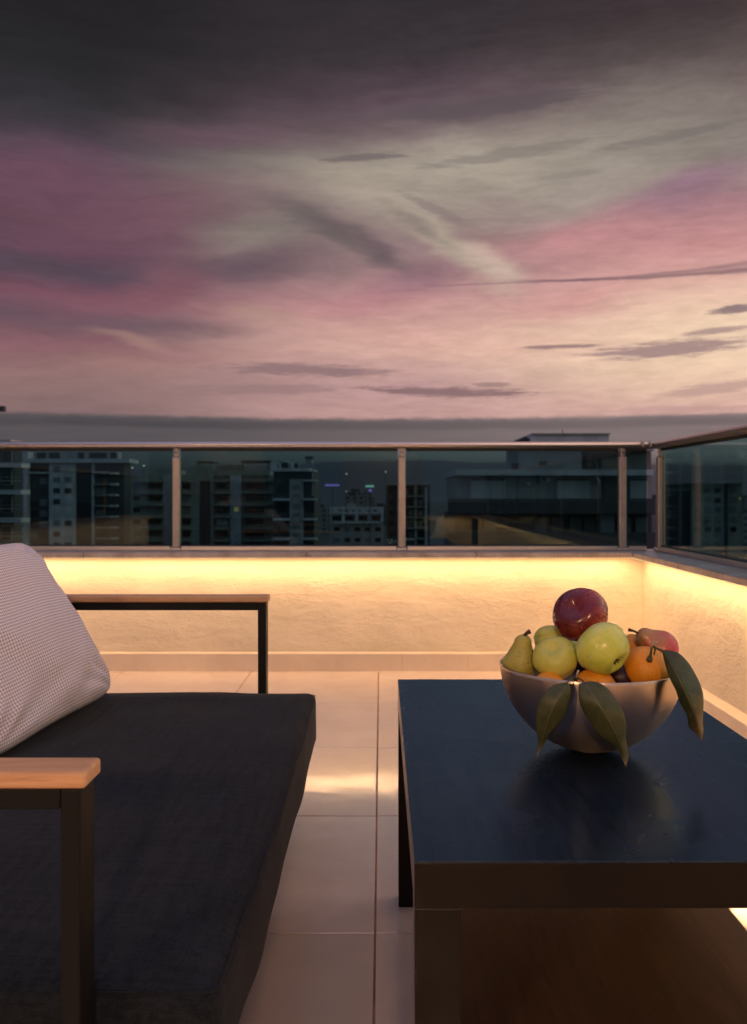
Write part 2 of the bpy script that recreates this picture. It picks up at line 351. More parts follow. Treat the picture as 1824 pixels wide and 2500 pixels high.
def m_fabric(name, a, bc, scale=620):
    m, t, b = principled(name, a, .85); c = objc(t)
    th = t.noise(t.mapping(c, sc=(1, .12, 1)), scale, 3, .6); tv = t.noise(t.mapping(c, sc=(.12, 1, 1)), scale, 3, .6)
    slub = t.noise(t.mapping(c, sc=(.9, .10, .9)), 95, 4, .6); slub2 = t.noise(t.mapping(c, sc=(.10, .9, .9)), 120, 4, .6)
    big = t.noise(c, 6, 4, .6)
    f = t.m('ADD', t.m('MULTIPLY', t.m('ADD', th, tv), .28), t.m('ADD', t.m('MULTIPLY', slub, .30), t.m('MULTIPLY', slub2, .22)))
    col = t.mix(t.mr(f, .44, .62), (*a, 1), (*bc, 1)); col = t.mix(t.mr(big, .3, .7, 0, .25), col, (*a, 1))
    t.put(b.inputs['Base Color'], col); t.put(b.inputs['Normal'], t.bump(f, .35, .003))
    b.inputs['Sheen Weight'].default_value = .03; b.inputs['Sheen Roughness'].default_value = .5
    b.inputs['Specular IOR Level'].default_value = .2
    return m
M_seat = m_fabric('charcoal_fabric', (.0036, .0058, .0082), (.0150, .0195, .0255))
def m_hound():
    m, t, b = principled('houndstooth_fabric', (.6, .55, .56), .85)
    uv = t.n('ShaderNodeTexCoord').outputs['UV']; u, v, _ = t.sep(uv); N = 78.0 * 8
    fx = t.m('FLOOR', t.m('MULTIPLY', u, N)); fy = t.m('FLOOR', t.m('MULTIPLY', v, N))
    wx = t.m('LESS_THAN', t.m('MODULO', fx, 8), 3.5); wy = t.m('LESS_THAN', t.m('MODULO', fy, 8), 3.5)
    tw = t.m('LESS_THAN', t.m('MODULO', t.m('ADD', fx, fy), 4), 1.5)
    k = t.m('ADD', t.m('MULTIPLY', tw, wx), t.m('MULTIPLY', t.m('SUBTRACT', 1.0, tw), wy))
    n = t.noise(t.v('SCALE', uv, scale=1.0), 420, 3, .6)
    dark = t.mix(n, (.32, .265, .275, 1), (.41, .34, .35, 1)); lite = t.mix(n, (.80, .725, .74, 1), (.88, .81, .82, 1))
    t.put(b.inputs['Base Color'], t.mix(k, lite, dark))
    t.put(b.inputs['Normal'], t.bump(n, .25, .002)); b.inputs['Sheen Weight'].default_value = .15; b.inputs['Specular IOR Level'].default_value = .2
    return m
M_hound = m_hound()
def m_bowl():
    m, t, b = principled('brushed_steel', (.80, .62, .475), .30, 1.0); c = objc(t)
    tg = t.n('ShaderNodeTangent', direction_type='RADIAL', axis='Z'); m.node_tree.links.new(tg.outputs[0], b.inputs['Tangent'])
    b.inputs['Anisotropic'].default_value = .86; b.inputs['Anisotropic Rotation'].default_value = .25
    br = t.noise(t.mapping(c, sc=(9, 9, 700)), 1.0, 3, .6)
    t.put(b.inputs['Roughness'], t.mr(br, .3, .7, .283, .297)); return m
M_bowl = m_bowl()

# ------------------------------------------------------------------ terrace floor of single tiles
floor = box('floor', (-3.05, 1.26, -2.75, 4.16, -.30, -.0028), M_grout); tag(floor, kind='structure')
ts = .6; tw = .5958
tb = bmesh.new(); v, f = box_geo(-tw / 2, tw / 2, -tw / 2, tw / 2, -.006, 0)
bv = [tb.verts.new(p) for p in v]; [tb.faces.new([bv[i] for i in g]) for g in f]
bmesh.ops.bevel(tb, geom=[e for e in tb.edges if all(q.co.z > -.001 for q in e.verts)], offset=.0012, segments=1, affect='EDGES')
tile_me = bpy.data.meshes.new('tile'); tb.to_mesh(tile_me); tb.free(); tile_me.materials.append(M_tile)
ix0 = -5
for i in range(ix0, 2):
    for j in range(-8, 4):
        cx, cy = -.011 + ts * (i + .5), 1.637 + ts * (j + .5)
        o = bpy.data.objects.new('tile', tile_me); COL.objects.link(o); o.parent = floor
        o.location = (cx, cy, R.uniform(-.0006, .0006)); o.rotation_euler = (R.uniform(-.0016, .0016), R.uniform(-.0016, .0016), 0)
# narrow cut row along the far wall and the strip along the right-hand wall
def cut_tile(x0, x1, y0, y1):
    o = box('tile', (x0, x1, y0, y1, -.006, R.uniform(-.0005, .0005)), M_tile, floor)
for i in range(ix0, 2): cut_tile(-.011 + ts * i + .002, -.011 + ts * (i + 1) - .002, 4.037 + .002, 4.10)
for j in range(-8, 4): cut_tile(1.189 + .002, 1.215, 1.637 + ts * j + .002, 1.637 + ts * (j + 1) - .002)
own = box('apartment_tower_below', (-3.2, 1.42, -2.95, 4.27, -25, -.31), M_facade); tag(own, 'plain apartment tower carrying the tiled terrace on its roof', 'building')

# ------------------------------------------------------------------ parapets, copings, skirting, LED strips, railings
ZB, ZT = .537, .561          # coping underside and top
def m_emit(name, c, s):
    m = bpy.data.materials.new(name); m.use_nodes = True; nt = m.node_tree; nt.nodes.clear(); t = T(nt)
    e = t.n('ShaderNodeEmission'); e.inputs[0].default_value = (*c, 1); e.inputs[1].default_value = s
    o = t.n('ShaderNodeOutputMaterial'); nt.links.new(e.outputs[0], o.inputs[0]); return m
M_led = m_emit('led_glow', (1, .74, .36), 1.7)
M_strip = principled('strip_tape', (.7, .62, .5), .5)[0]
def ico(center, r):
    c = Vector(center)
    return [c + Vector(d) * r for d in ((1, 0, 0), (-1, 0, 0), (0, 1, 0), (0, -1, 0), (0, 0, 1), (0, 0, -1))], \
           [(0, 2, 4), (2, 1, 4), (1, 3, 4), (3, 0, 4), (2, 0, 5), (1, 2, 5), (3, 1, 5), (0, 3, 5)]
def parapet(label, ledlabel, p0, p1, inward, joints, skirt_step, led=True, wall_back=.16, lw=1.0, lights=None, c0=0.0, c1=0.0):
    """p0-p1: foot line of the plaster face; inward: unit vector towards the terrace"""
    p0, p1, n = Vector(p0), Vector(p1), Vector(inward); d = (p1 - p0).normalized(); L = (p1 - p0).length
    root = empty('parapet_wall', p0, label=label, cat='wall')
    def sbox(name, s0, s1, a0, a1, z0, z1, mat, par, bevel=0.0):
        A, B2 = p0 + d * s0 + n * a0, p0 + d * s1 + n * a1
        return box(name, (min(A.x, B2.x), max(A.x, B2.x), min(A.y, B2.y), max(A.y, B2.y), z0, z1), mat, par, bevel)
    # plaster face as a fine grid with hand-trowelled unevenness
    nx, nz = int(L / .02), 26; vs, fs = [], []
    for i in range(nx + 1):
        for k in range(nz + 1):
            p = p0 + d * (L * i / nx) + Vector((0, 0, ZB * k / nz)); q3 = Vector((p.x * 2.1, p.y * 2.1, p.z * 4.5))
            e = (mnoise.noise(q3) * .0022 + mnoise.noise(q3 * 4.3) * .0011 + mnoise.noise(q3 * 11) * .0005)
            vs.append(p + n * e)
    for i in range(nx):
        for k in range(nz):
            a = i * (nz + 1) + k; fs.append((a, a + nz + 1, a + nz + 2, a + 1))
    raw('plaster_face', vs, fs, M_wall, root, smooth=True)
    sbox('core', -.0 if not led else 0, L, -.006, -wall_back, -.3, ZB - .002, M_facade, root)
    s = 0.0; js = [c0] + list(joints) + [L + c1]
    for a, b2 in zip(js[:-1], js[1:]):
        sbox('coping_stone', a + .0012, b2 - .0012, .073 + R.uniform(-.0012, .0012), -wall_back - .03, ZB, ZT + R.uniform(-.0006, .0006), M_marble, root, .0025)
    a = 0.0
    while a < L - .02:
        b2 = min(L, a + skirt_step)
        sbox('skirting_tile', a + .0003, b2 - .0003, .001, .0615 + R.uniform(-.0003, .0003), 0, .0815, M_skirt, root, .0004); a = b2
    if led:
        st = empty('led_strip', p0, label=ledlabel, cat='light strip', group='LED strips tucked under the parapet copings')
        sbox('tape', .002, L - .002, .048, .0715, ZB - .0010, ZB - .0004, M_strip, st)
        vs, fs = [], []; x = .01
        while x < L - .01:
            v2, f2 = ico(p0 + d * x + n * .0680 + Vector((0, 0, ZB - .0012)), .0034); k = len(vs); vs += v2; fs += [tuple(i + k for i in g) for g in f2]; x += .0155
        raw('led_row', vs, fs, M_led, st, smooth=True, kind='stuff')
        for s0, s1, off, pw in (lights or [(.10, L - .10, .0675, lw)]):
            ld = bpy.data.lights.new('led_light', 'AREA'); ld.shape = 'RECTANGLE'; ld.size = s1 - s0; ld.size_y = .008
            ld.spread = math.radians(180); ld.energy = LED_W * (s1 - s0) * pw; ld.color = LED_C
            lo = bpy.data.objects.new('led_light', ld); COL.objects.link(lo); lo.parent = st
            lo.location = d * ((s0 + s1) / 2) + n * off + Vector((0, 0, ZB - .0050)); lo.rotation_euler = (0, 0, math.atan2(d.y, d.x))
    return root
YW, XW = 4.125, 1.252
parapet('cream plastered parapet wall glowing under its coping across the far side of the terrace', 'warm LED strip under the far parapet coping behind the loveseat',
        (-3.0, YW, 0), (XW + .003, YW, 0), (0, -1, 0), [.55, 1.6, 2.65, 3.45], .31, c1=.19)
parapet('cream plastered parapet wall running past the coffee table and fruit bowl', 'warm LED strip under the coping of the parapet beside the coffee table',
        (XW, YW + .003, 0), (XW, -2.7, 0), (-1, 0, 0), [.41, 1.05, 2.25, 3.45, 4.65, 5.85], .31, c0=.0775, lights=[(.10, 3.25, .0675, 1.0), (3.25, 6.72, .016, .65)])
parapet('cream plastered parapet wall out of frame behind the loveseat back', 'warm LED strip under the coping behind the loveseat back',
        (-3.0, -2.7, 0), (-3.0, YW - .076, 0), (1, 0, 0), [1, 2.2, 3.4, 4.6, 5.8], .31, lw=.15)
parapet('short cream plastered parapet wall behind the camera', 'warm LED strip under the short parapet behind the camera',
        (XW - .076, -2.7, 0), (.55, -2.7, 0), (0, 1, 0), [.3], .31)

HR = [(.044, .002), (.041, -.008), (.030, -.0145), (0, -.0165), (-.030, -.0145), (-.041, -.008), (-.044, .002), (-.040, .010), (-.028, .0155), (0, .0175), (.028, .0155), (.040, .010)]
def railing(label, p0, p1, inward, posts, ends=(0, 0), collar=False):
    p0, p1, n = Vector(p0), Vector(p1), Vector(inward); d = (p1 - p0).normalized(); L = (p1 - p0).length
    root = empty('glass_railing', p0, label=label, cat='railing')
    def sb(name, s0, s1, a0, a1, z0, z1, mat, par, bevel=0.0):
        A, B2 = p0 + d * s0 + n * a0, p0 + d * s1 + n * a1
        return box(name, (min(A.x, B2.x), max(A.x, B2.x), min(A.y, B2.y), max(A.y, B2.y), z0, z1), mat, par, bevel)
    extrude_profile('handrail', HR[::-1] if False else HR, p0 + Vector((0, 0, 1.074)) - d * ends[0], p1 + Vector((0, 0, 1.074)) + d * ends[1], n, M_alu, root)
    if collar:
        for s in (L + ends[1] - .055, L + ends[1] - .018):
            extrude_profile('handrail_joint', [(a * 1.04, z * 1.06) for a, z in HR], p0 + d * s + Vector((0, 0, 1.074)), p0 + d * (s + .014) + Vector((0, 0, 1.074)), n, M_alu2, root)
    for s in posts:
        po = sb('post', s - .0185, s + .0185, .018, -.018, ZT + .012, 1.018, M_alu2, root, .006)
        po.name = 'post'
        sb('post_neck', s - .009, s + .009, .009, -.009, 1.016, 1.060, M_alu2, po, .003)
        sb('post_foot', s - .025, s + .025, .027, -.024, ZT + .0005, ZT + .0135, M_alu, po, .003)
        tube('screw', [p0 + d * s + n * .008 + Vector((0, 0, 1.038)), p0 + d * s + n * .0115 + Vector((0, 0, 1.038))], .004, M_black, po, 8)
    ps = sorted([x for x in posts]); spans = list(zip(ps[:-1], ps[1:]))
    if ps[0] > .12: spans.insert(0, (0.0, ps[0]))
    if ps[-1] < L - .12: spans.append((ps[-1], L))
    for a, b2 in spans:
        g = sb('glass_panel', a + .020, b2 - .020, -.002, -.010, ZT + .022, 1.050, M_glass, root)
        sb('base_rail', a + .026, b2 - .026, .024, -.022, ZT + .0008, ZT + .021, M_alu, root, .002)
        sb('gasket', a + .020, b2 - .020, .004, -.016, 1.046, 1.0585, M_rubber, g)
        sb('gasket', a + .020, b2 - .020, .004, -.016, ZT + .0205, ZT + .026, M_rubber, g)
    return root
YR, XR = 4.21, 1.358
railing('glass railing with silver handrail along the far edge against the city', (-3.15, YR, 0), (XR - .04, YR, 0), (0, -1, 0), [1.04, 2.152, 3.252, 4.3286], collar=True)
railing('glass railing with silver handrail on the parapet beside the coffee table', (XR, YR, 0), (XR, -2.8, 0), (-1, 0, 0), [.025, 1.11, 2.2, 3.3, 4.4, 5.5, 6.6], ends=(.03, 0))
railing('glass railing out of frame behind the loveseat back', (-3.16, -2.8, 0), (-3.16, YR - .05, 0), (1, 0, 0), [.3, 1.4, 2.5, 3.6, 4.7, 5.8, 6.8])

# the flat's own front wall behind the camera
fac = empty('house_wall', (-1.2, -2.72, 0), label='dark plastered house wall with terrace door behind the camera', cat='wall')
box('wall_panel', (-3.0, -1.5, -2.95, -2.72, -.005, 2.9), M_facade, fac); box('wall_panel', (-.5, .53, -2.95, -2.72, -.005, 2.9), M_facade, fac); box('lintel', (-1.5, -.5, -2.95, -2.721, 2.15, 2.9), M_facade, fac)
box('door', (-1.5, -.5, -2.86, -2.82, 0.0, 2.15), M_glass, fac)

for lx in (-1.95, .12):  # unseen lamps added behind the camera as warm fill for fruit and armrest
    wl = empty('wall_lamp', (lx, -2.72, 1.72), label='added warm fill lamp on the unseen house wall ' + ('beyond' if lx < -1 else 'on the near side of') + ' the terrace door', cat='lamp')
    box('fill_lamp_back_plate', (lx - .05, lx + .05, -2.7195, -2.70, 1.66, 1.78), M_black, wl, .004)
    v, f = tube_geo([(lx, -2.70, 1.72), (lx, -2.655, 1.72)], [.015, .015], 12); raw('stem', v, f, M_black, wl, True)
    bm = bmesh.new(); bmesh.ops.create_uvsphere(bm, u_segments=20, v_segments=12, radius=.075); me = bpy.data.meshes.new('fill_lamp_globe'); bm.to_mesh(me); bm.free()
    gl_ = link('fill_lamp_globe', me, m_emit('fill_lamp_glow', (1, .62, .34), 4.0), wl, True); gl_.location = (0, .14, 0)
    ld = bpy.data.lights.new('fill_lamp_light', 'POINT'); ld.energy = FILL_LAMP_W; ld.color = (1, .59, .31); ld.shadow_soft_size = .10
    lo = bpy.data.objects.new('fill_lamp_light', ld); COL.objects.link(lo); lo.parent = wl; lo.location = (0, .24, 0)

# ------------------------------------------------------------------ loveseat
ch = empty('loveseat', (-.65, 1.5, 0), label='low loveseat with charcoal seat cushion, black metal frame and wooden armrests', cat='sofa')
AZ0, AZ1 = .5564, .573
for (y0, xe, lx0, lx1) in ((.81, -.278, -.3025, -.284), (2.21, -.289, -.316, -.295)):
    y1 = y0 + .048
    box('armrest', (-1.10, xe, y0, y1, AZ0, AZ1), M_wood, ch, .004, 3)
    box('arm_bar', (-1.06, lx0 - .0006, y0 + .004, y1 - .004, .536, AZ0 - .0004), M_black, ch, .0015)
    box('leg', (lx0, lx1, y0 + .003, y1 - .003, 0.0, AZ0 - .0004), M_black, ch, .0018)
    box('leg', (-1.08, -1.061, y0 + .003, y1 - .003, 0.0, AZ0 - .0004), M_black, ch, .0018)
    box('side_rail', (-1.06, lx0 - .0006, y0 + .006, y1 - .006, .160, .203), M_black, ch, .0015)
box('seat_rail', (-.345, -.325, .858, 2.21, .160, .203), M_black, ch, .0015)
box('seat_rail', (-1.055, -1.035, .858, 2.21, .160, .203), M_black, ch, .0015)
for k in range(9):
    y = .92 + k * .145; box('seat_slat', (-1.035, -.345, y, y + .05, .185, .2015), M_black, ch)
def slant(name, y0, y1, a, b2, th, mat, par):
    (x0, z0), (x1, z1) = a, b2; dv = Vector((x1 - x0, 0, z1 - z0)).normalized(); nn = Vector((dv.z, 0, -dv.x)) * th / 2
    A, B2 = Vector((x0, 0, z0)), Vector((x1, 0, z1)); vs = []
    for p in (A - nn, A + nn, B2 + nn, B2 - nn): vs += [(p.x, y0, p.z), (p.x, y1, p.z)]
    return raw(name, vs, [(0, 2, 4, 6), (1, 7, 5, 3), (0, 1, 3, 2), (2, 3, 5, 4), (4, 5, 7, 6), (6, 7, 1, 0)], mat, par)
for k in range(7):
    y = .96 + k * .19; slant('back_slat', y, y + .045, (-1.045, .25), (-1.19, .78), .016, M_black, ch)
slant('back_rail', .87, 2.20, (-1.178, .745), (-1.195, .80), .02, M_black, ch)

def rounded_block(name, x0, x1, y0, y1, z0, z1, r, crown, mat, par, nx=44, ny=60, nz=12, wr=.0022, seed=3.0):
    """box-like cushion: rounded edges, crowned top, slightly bulging sides, soft wrinkles"""
    off = wloc(par); bm = bmesh.new(); C = Vector(((x0 + x1) / 2, (y0 + y1) / 2, (z0 + z1) / 2)); hx, hy, hz = (x1 - x0) / 2, (y1 - y0) / 2, (z1 - z0) / 2
    cache = {}
    def vert(u, v, w):
        key = (round(u, 5), round(v, 5), round(w, 5))
        if key in cache: return cache[key]
        p = Vector((u * hx, v * hy, w * hz)); inner = Vector((max(-hx + r, min(hx - r, p.x)), max(-hy + r, min(hy - r, p.y)), max(-hz + r, min(hz - r, p.z))))
        dlt = p - inner
        if dlt.length > 1e-6: p = inner + dlt.normalized() * min(dlt.length, r)
        cu, cv, cw = 1 - u * u, 1 - v * v, 1 - w * w
        if w > 0: p.z += crown * (min(1, cu * 3) * min(1, cv * 4)) * w
        p.x += math.copysign(.006, u) * abs(u) ** 6 * (cv ** .5 * cw ** .5) if cw > 0 and cv > 0 else 0
        q3 = (p + C); e = mnoise.noise(Vector((q3.x * 5 + seed, q3.y * 5, q3.z * 7))) * wr * 1.6 + mnoise.noise(Vector((q3.x * 13 + seed, q3.y * 9, q3.z * 16))) * wr * .6
        p += Vector((u * abs(u) ** 3, v * abs(v) ** 3, w)) * e
        p.x += mnoise.noise(Vector((seed, q3.y * 6.5, 0))) * .0022 * abs(u) ** 4
        b = bm.verts.new(p + C - off); cache[key] = b; return b
    def L(n): 
        return [math.copysign(1 - (1 - abs(t)) ** 1.35, t) for t in [-1 + 2 * i / n for i in range(n + 1)]]
    def face(a, b2, fn):
        for i in range(len(a) - 1):
            for j in range(len(b2) - 1):
                q4 = [fn(a[i], b2[j]), fn(a[i + 1], b2[j]), fn(a[i + 1], b2[j + 1]), fn(a[i], b2[j + 1])]
                try: bm.faces.new(q4)
                except ValueError: pass
    X, Y, Z = L(nx), L(ny), L(nz)
    face(X, Y, lambda a, b2: vert(a, b2, 1)); face(X, Y, lambda a, b2: vert(a, b2, -1))
    face(X, Z, lambda a, b2: vert(a, -1, b2)); face(X, Z, lambda a, b2: vert(a, 1, b2))
    face(Y, Z, lambda a, b2: vert(-1, a, b2)); face(Y, Z, lambda a, b2: vert(1, a, b2))
    bmesh.ops.recalc_face_normals(bm, faces=bm.faces)
    me = bpy.data.meshes.new(name); bm.to_mesh(me); bm.free()
    return link(name, me, mat, par, smooth=True)
cu = rounded_block('seat_cushion', -1.00, -.163, .864, 2.170, .206, .337, .020, .011, M_seat, ch)
def seam(z, ins):
    x1, x0, y0, y1 = -.163 - ins + .004, -1.0 + ins, .864 + ins, 2.170 - ins; c = .016; pts = []
    ring = [(x0, y0), (x1 - c, y0)] + [(x1 - c + c * math.sin(t), y0 + c - c * math.cos(t)) for t in (math.pi / 8 * k for k in range(1, 4))] + [(x1, y0 + c)]
    for k in range(1, 30):
        y = y0 + c + (y1 - y0 - 2 * c) * k / 30; ring.append((x1 + mnoise.noise(Vector((3.0, y * 6.5, 0))) * .0035 + .006 * (1 - ((y - 1.517) / .65) ** 2), y))
    ring += [(x1, y1 - c), (x1 - c, y1), (x0, y1)]
    return [(x, y, z) for x, y in ring]
M_seam = m_noisy('dark_piping', (.0045, .005, .006), (.007, .0075, .009), 400, 1.0, 0, 0, Specular_IOR_Level=0.0)
tube('piping', seam(.3318, .0050), .0013, M_seat, cu, 6)
box('back_cushion', (-1.17, -1.02, .88, 2.15, .36, .40), M_seat, ch) if False else None

# ------------------------------------------------------------------ throw pillow
def pillow():
    C = Vector((-.782, 1.800, .535)); b = Vector((-.53, .05, .845)).normalized(); a = Vector((-.16, -.985, -.02)).normalized(); n = -b.cross(a).normalized() if b.cross(a).x < 0 else b.cross(a).normalized()
    a = n.cross(b).normalized() if (n.cross(b)).y < 0 else -n.cross(b).normalized()
    ha, hb, Tk = .262, .216, .080; N = 90; bm = bmesh.new(); uvs = {}; grid = {}
    for s in (1, -1):
        for i in range(N + 1):
            for j in range(N + 1):
                u, v = -1 + 2 * i / N, -1 + 2 * j / N
                edge = i in (0, N) or j in (0, N)
                if s == -1 and edge: grid[s, i, j] = grid[1, i, j]; continue
                cu2, cv2 = max(0, 1 - u * u), max(0, 1 - v * v); h = Tk * (cu2 * cv2) ** .42
                pu = u * (1 - .055 * cv2 * abs(u) ** 2) * (1 - .0 * cu2); pv = v * (1 - .06 * cu2 * abs(v) ** 2)
                rr = max(0, max(abs(u), abs(v)) - .86) / .14; cor = (abs(u) * abs(v)) ** 5
                pu *= 1 - .09 * cor; pv *= 1 - .09 * cor
                x, y = pu * ha, pv * hb
                w = 0.0
                q3 = Vector((u * 1.6, v * 1.6, s * 2.0))
                w += mnoise.noise(q3) * .013 + mnoise.noise(q3 * 2.3) * .007
                # creases running out of the corners and along the lower edge
                for (cu3, cv3) in ((1, -1), (-1, -1), (1, 1), (-1, 1)):
                    dd = math.hypot(u - cu3, v - cv3); an = math.atan2(v - cv3, u - cu3)
                    w += .0050 * math.sin(an * 15 + cu3) * math.exp(-((dd - .35) / .28) ** 2)
                w += .006 * math.sin(u * 7 + 5 * v) * math.exp(-((v + .72) / .14) ** 2)
                w += .004 * math.sin(u * 21 + mnoise.noise(q3 * 2) * 3) * math.exp(-((v - .86) / .12) ** 2)
                e = min(1, (cu2 * cv2) * 5)
                vert = bm.verts.new(C + a * x + b * y + n * (s * (h + w * e) + .0))
                grid[s, i, j] = vert; uvs[vert] = (i / N, j / N * hb / ha)
    uvl = bm.loops.layers.uv.new('UVMap')
    for s in (1, -1):
        for i in range(N):
            for j in range(N):
                q4 = [grid[s, i, j], grid[s, i + 1, j], grid[s, i + 1, j + 1], grid[s, i, j + 1]]
                if s < 0: q4.reverse()
                fc = bm.faces.new(q4); fc.smooth = True
                for lp in fc.loops: lp[uvl].uv = uvs[lp.vert]
    bmesh.ops.recalc_face_normals(bm, faces=bm.faces)
    me = bpy.data.meshes.new('throw_pillow'); bm.to_mesh(me); bm.free(); o = link('throw_pillow', me, M_hound)
    tag(o, 'puffy pale houndstooth throw pillow leaning on the charcoal loveseat', 'pillow')
pillow()

# ------------------------------------------------------------------ coffee table
tb_ = empty('coffee_table', (.305, 1.345, 0), label='dark black-brown coffee table with square legs and lower shelf under the fruit bowl', cat='table')
TX0, TX1, TY0, TY1 = .0352, .574, .903, 1.790
tt = box('tabletop', (TX0, TX1, TY0, TY1, .400, .4475), M_table, tb_, .0008, 2)
box('sky_tinted_top', (TX0 + .0002, TX1 - .0002, TY0 + .0002, TY1 - .0002, .4476, .450), M_ttop, tt, .0003, 1)  # thin sheet carrying the painted blue sky sheen of the tabletop
for x0 in (TX0 + .0004, TX1 - .0494):
    for y0 in (TY0 + .0004, TY1 - .0494): box('leg', (x0, x0 + .049, y0, y0 + .049, 0, .3996), M_table, tb_, .0011)
box('shelf', (TX0 + .051, TX1 - .051, TY0 + .012, TY1 - .012, .196, .212), M_shelf, tb_, .001)

# ------------------------------------------------------------------ fruit bowl
BC = Vector((.315, 1.30, .45)); RB = .135
def lathe_geo(prof, n=64, close=True):
    vs, fs = [], []; idx = []
    for r, z in prof:
        if r < 1e-6: idx.append([len(vs)]); vs.append((0, 0, z))
        else:
            idx.append(list(range(len(vs), len(vs) + n)))
            vs += [(r * math.cos(2 * math.pi * k / n), r * math.sin(2 * math.pi * k / n), z) for k in range(n)]
    for A, B2 in zip(idx[:-1], idx[1:]):
        for k in range(n):
            k2 = (k + 1) % n
            if len(A) == 1 and len(B2) == 1: continue
            if len(A) == 1: fs.append((A[0], B2[k2], B2[k]))
            elif len(B2) == 1: fs.append((A[k], A[k2], B2[0]))
            else: fs.append((A[k], A[k2], B2[k2], B2[k]))
    return vs, fs
def bowl_prof():
    o, i = [], []; cz = .135; top = .128
    zs = [0.0] + [.0025 + (top - .0025) * (k / 40) ** 1.3 for k in range(41)]
    for z in zs:
        r = math.sqrt(max(0, RB ** 2 - (cz - z) ** 2)); o.append((r if z > 0 else .022, z))
    th = .0016
    for z in reversed(zs[1:]):
        rr = RB - th; r = math.sqrt(max(0, rr ** 2 - (cz - z) ** 2)) if z > th else 0
        i.append((max(r, .002), max(z, th)))
    return [(0, 0)] + o + [(RB - .0010, top + .0010)] + i + [(0, th + .0002)]
v, f = lathe_geo(bowl_prof(), 128)
bo = raw('fruit_bowl', [Vector(p) + BC for p in v], f, M_bowl, None, smooth=True)
for vtx in bo.data.vertices: vtx.co -= BC
bo.location = BC
tag(bo, 'brushed steel hemispherical bowl of fruit on the dark coffee table', 'bowl')

def fruit_mat(name, cols, spec=.5, rough=.38, speck=None, axis_band=None, bump=.04, bsc=60, streak=0.0, coat=0.0):
    """cols: list of (noise/position threshold, colour) along a mix of height and noise in the fruit's own space"""
    m, t, b = principled(name, cols[0][1], rough); c = objc(t); x, y, z = t.sep(c)
    n1 = t.noise(c, 24, 5, .6, .4)
    ang = t.m('ARCTAN2', y, x)
    st = t.noise(t.comb(t.m('MULTIPLY', t.m('COSINE', ang), 6.0), t.m('MULTIPLY', t.m('SINE', ang), 6.0), t.m('MULTIPLY', z, 14)), 2.2, 5, .65)
    f = t.m('ADD', t.m('MULTIPLY', n1, 1 - streak), t.m('MULTIPLY', st, streak))
    if axis_band:
        vx, k = axis_band; f = t.m('ADD', f, t.m('MULTIPLY', t.v('DOT_PRODUCT', c, vx), k))
    col = t.ramp(f, [(p, (*cc, 1)) for p, cc in cols])
    if speck:
        col = t.mix(t.mr(t.noise(c, speck[1], 2, .5), speck[2], speck[2] + .06, 0, speck[3]), col, (*speck[0], 1))
    t.put(b.inputs['Base Color'], col); b.inputs['Specular IOR Level'].default_value = spec
    t.put(b.inputs['Normal'], t.bump(t.noise(c, bsc, 4, .6), bump, .004))
    b.inputs['Subsurface Weight'].default_value = .06; b.inputs['Subsurface Radius'].default_value = (.006, .003, .001); b.inputs['Coat Weight'].default_value = coat
    b.inputs['Coat Roughness'].default_value = .18
    return m
M_red = fruit_mat('red_apple_skin', [(.28, (.10, .006, .009)), (.46, (.20, .012, .012)), (.57, (.34, .045, .022)), (.74, (.58, .25, .06))], .55, .25, ((.42, .28, .16), 150, .67, .6), ((.5, .2, -.8), 5.0), .03, 50, .5, .35)
M_green = fruit_mat('green_apple_skin', [(.25, (.50, .58, .06)), (.5, (.66, .70, .10)), (.72, (.78, .78, .27)), (.9, (.80, .78, .38))], .5, .33, ((.16, .13, .05), 170, .69, .55), ((.2, .3, .5), 4.0), .03, 45, .4, .2)
M_yell = fruit_mat('yellow_apple_skin', [(.25, (.52, .51, .06)), (.55, (.63, .60, .11)), (.85, (.70, .66, .19))], .45, .38, ((.13, .09, .04), 170, .69, .5), None, .03, 45, .3, .15)
M_pear = fruit_mat('pear_skin', [(.25, (.42, .35, .055)), (.55, (.50, .43, .085)), (.85, (.57, .49, .13))], .4, .42, ((.14, .09, .04), 260, .62, .5), None, .05, 70)
M_redpear = fruit_mat('red_pear_skin', [(.14, (.40, .30, .08)), (.32, (.52, .22, .10)), (.46, (.66, .085, .10)), (.75, (.60, .06, .15)), (.95, (.50, .05, .18))], .5, .34, ((.35, .2, .12), 200, .68, .4), ((0, -.3, -1.0), 7.0), .04, 60, .2, .15)
M_orange = fruit_mat('orange_peel', [(.25, (.86, .28, .012)), (.55, (.93, .36, .02)), (.85, (.95, .45, .06))], .5, .42, ((.30, .10, .02), 330, .64, .45), None, .22, 420)
M_plum = fruit_mat('dark_plum_skin', [(.3, (.018, .006, .014)), (.7, (.045, .010, .022))], .4, .4)
M_stem = m_noisy('fruit_stem', (.10, .055, .03), (.05, .028, .018), 300, .7, 0, .3)
M_gstem = m_noisy('green_stem', (.10, .11, .035), (.055, .06, .02), 300, .6, 0, .3)
M_cut = m_noisy('cut_stem', (.55, .47, .36), (.42, .33, .24), 300, .8)

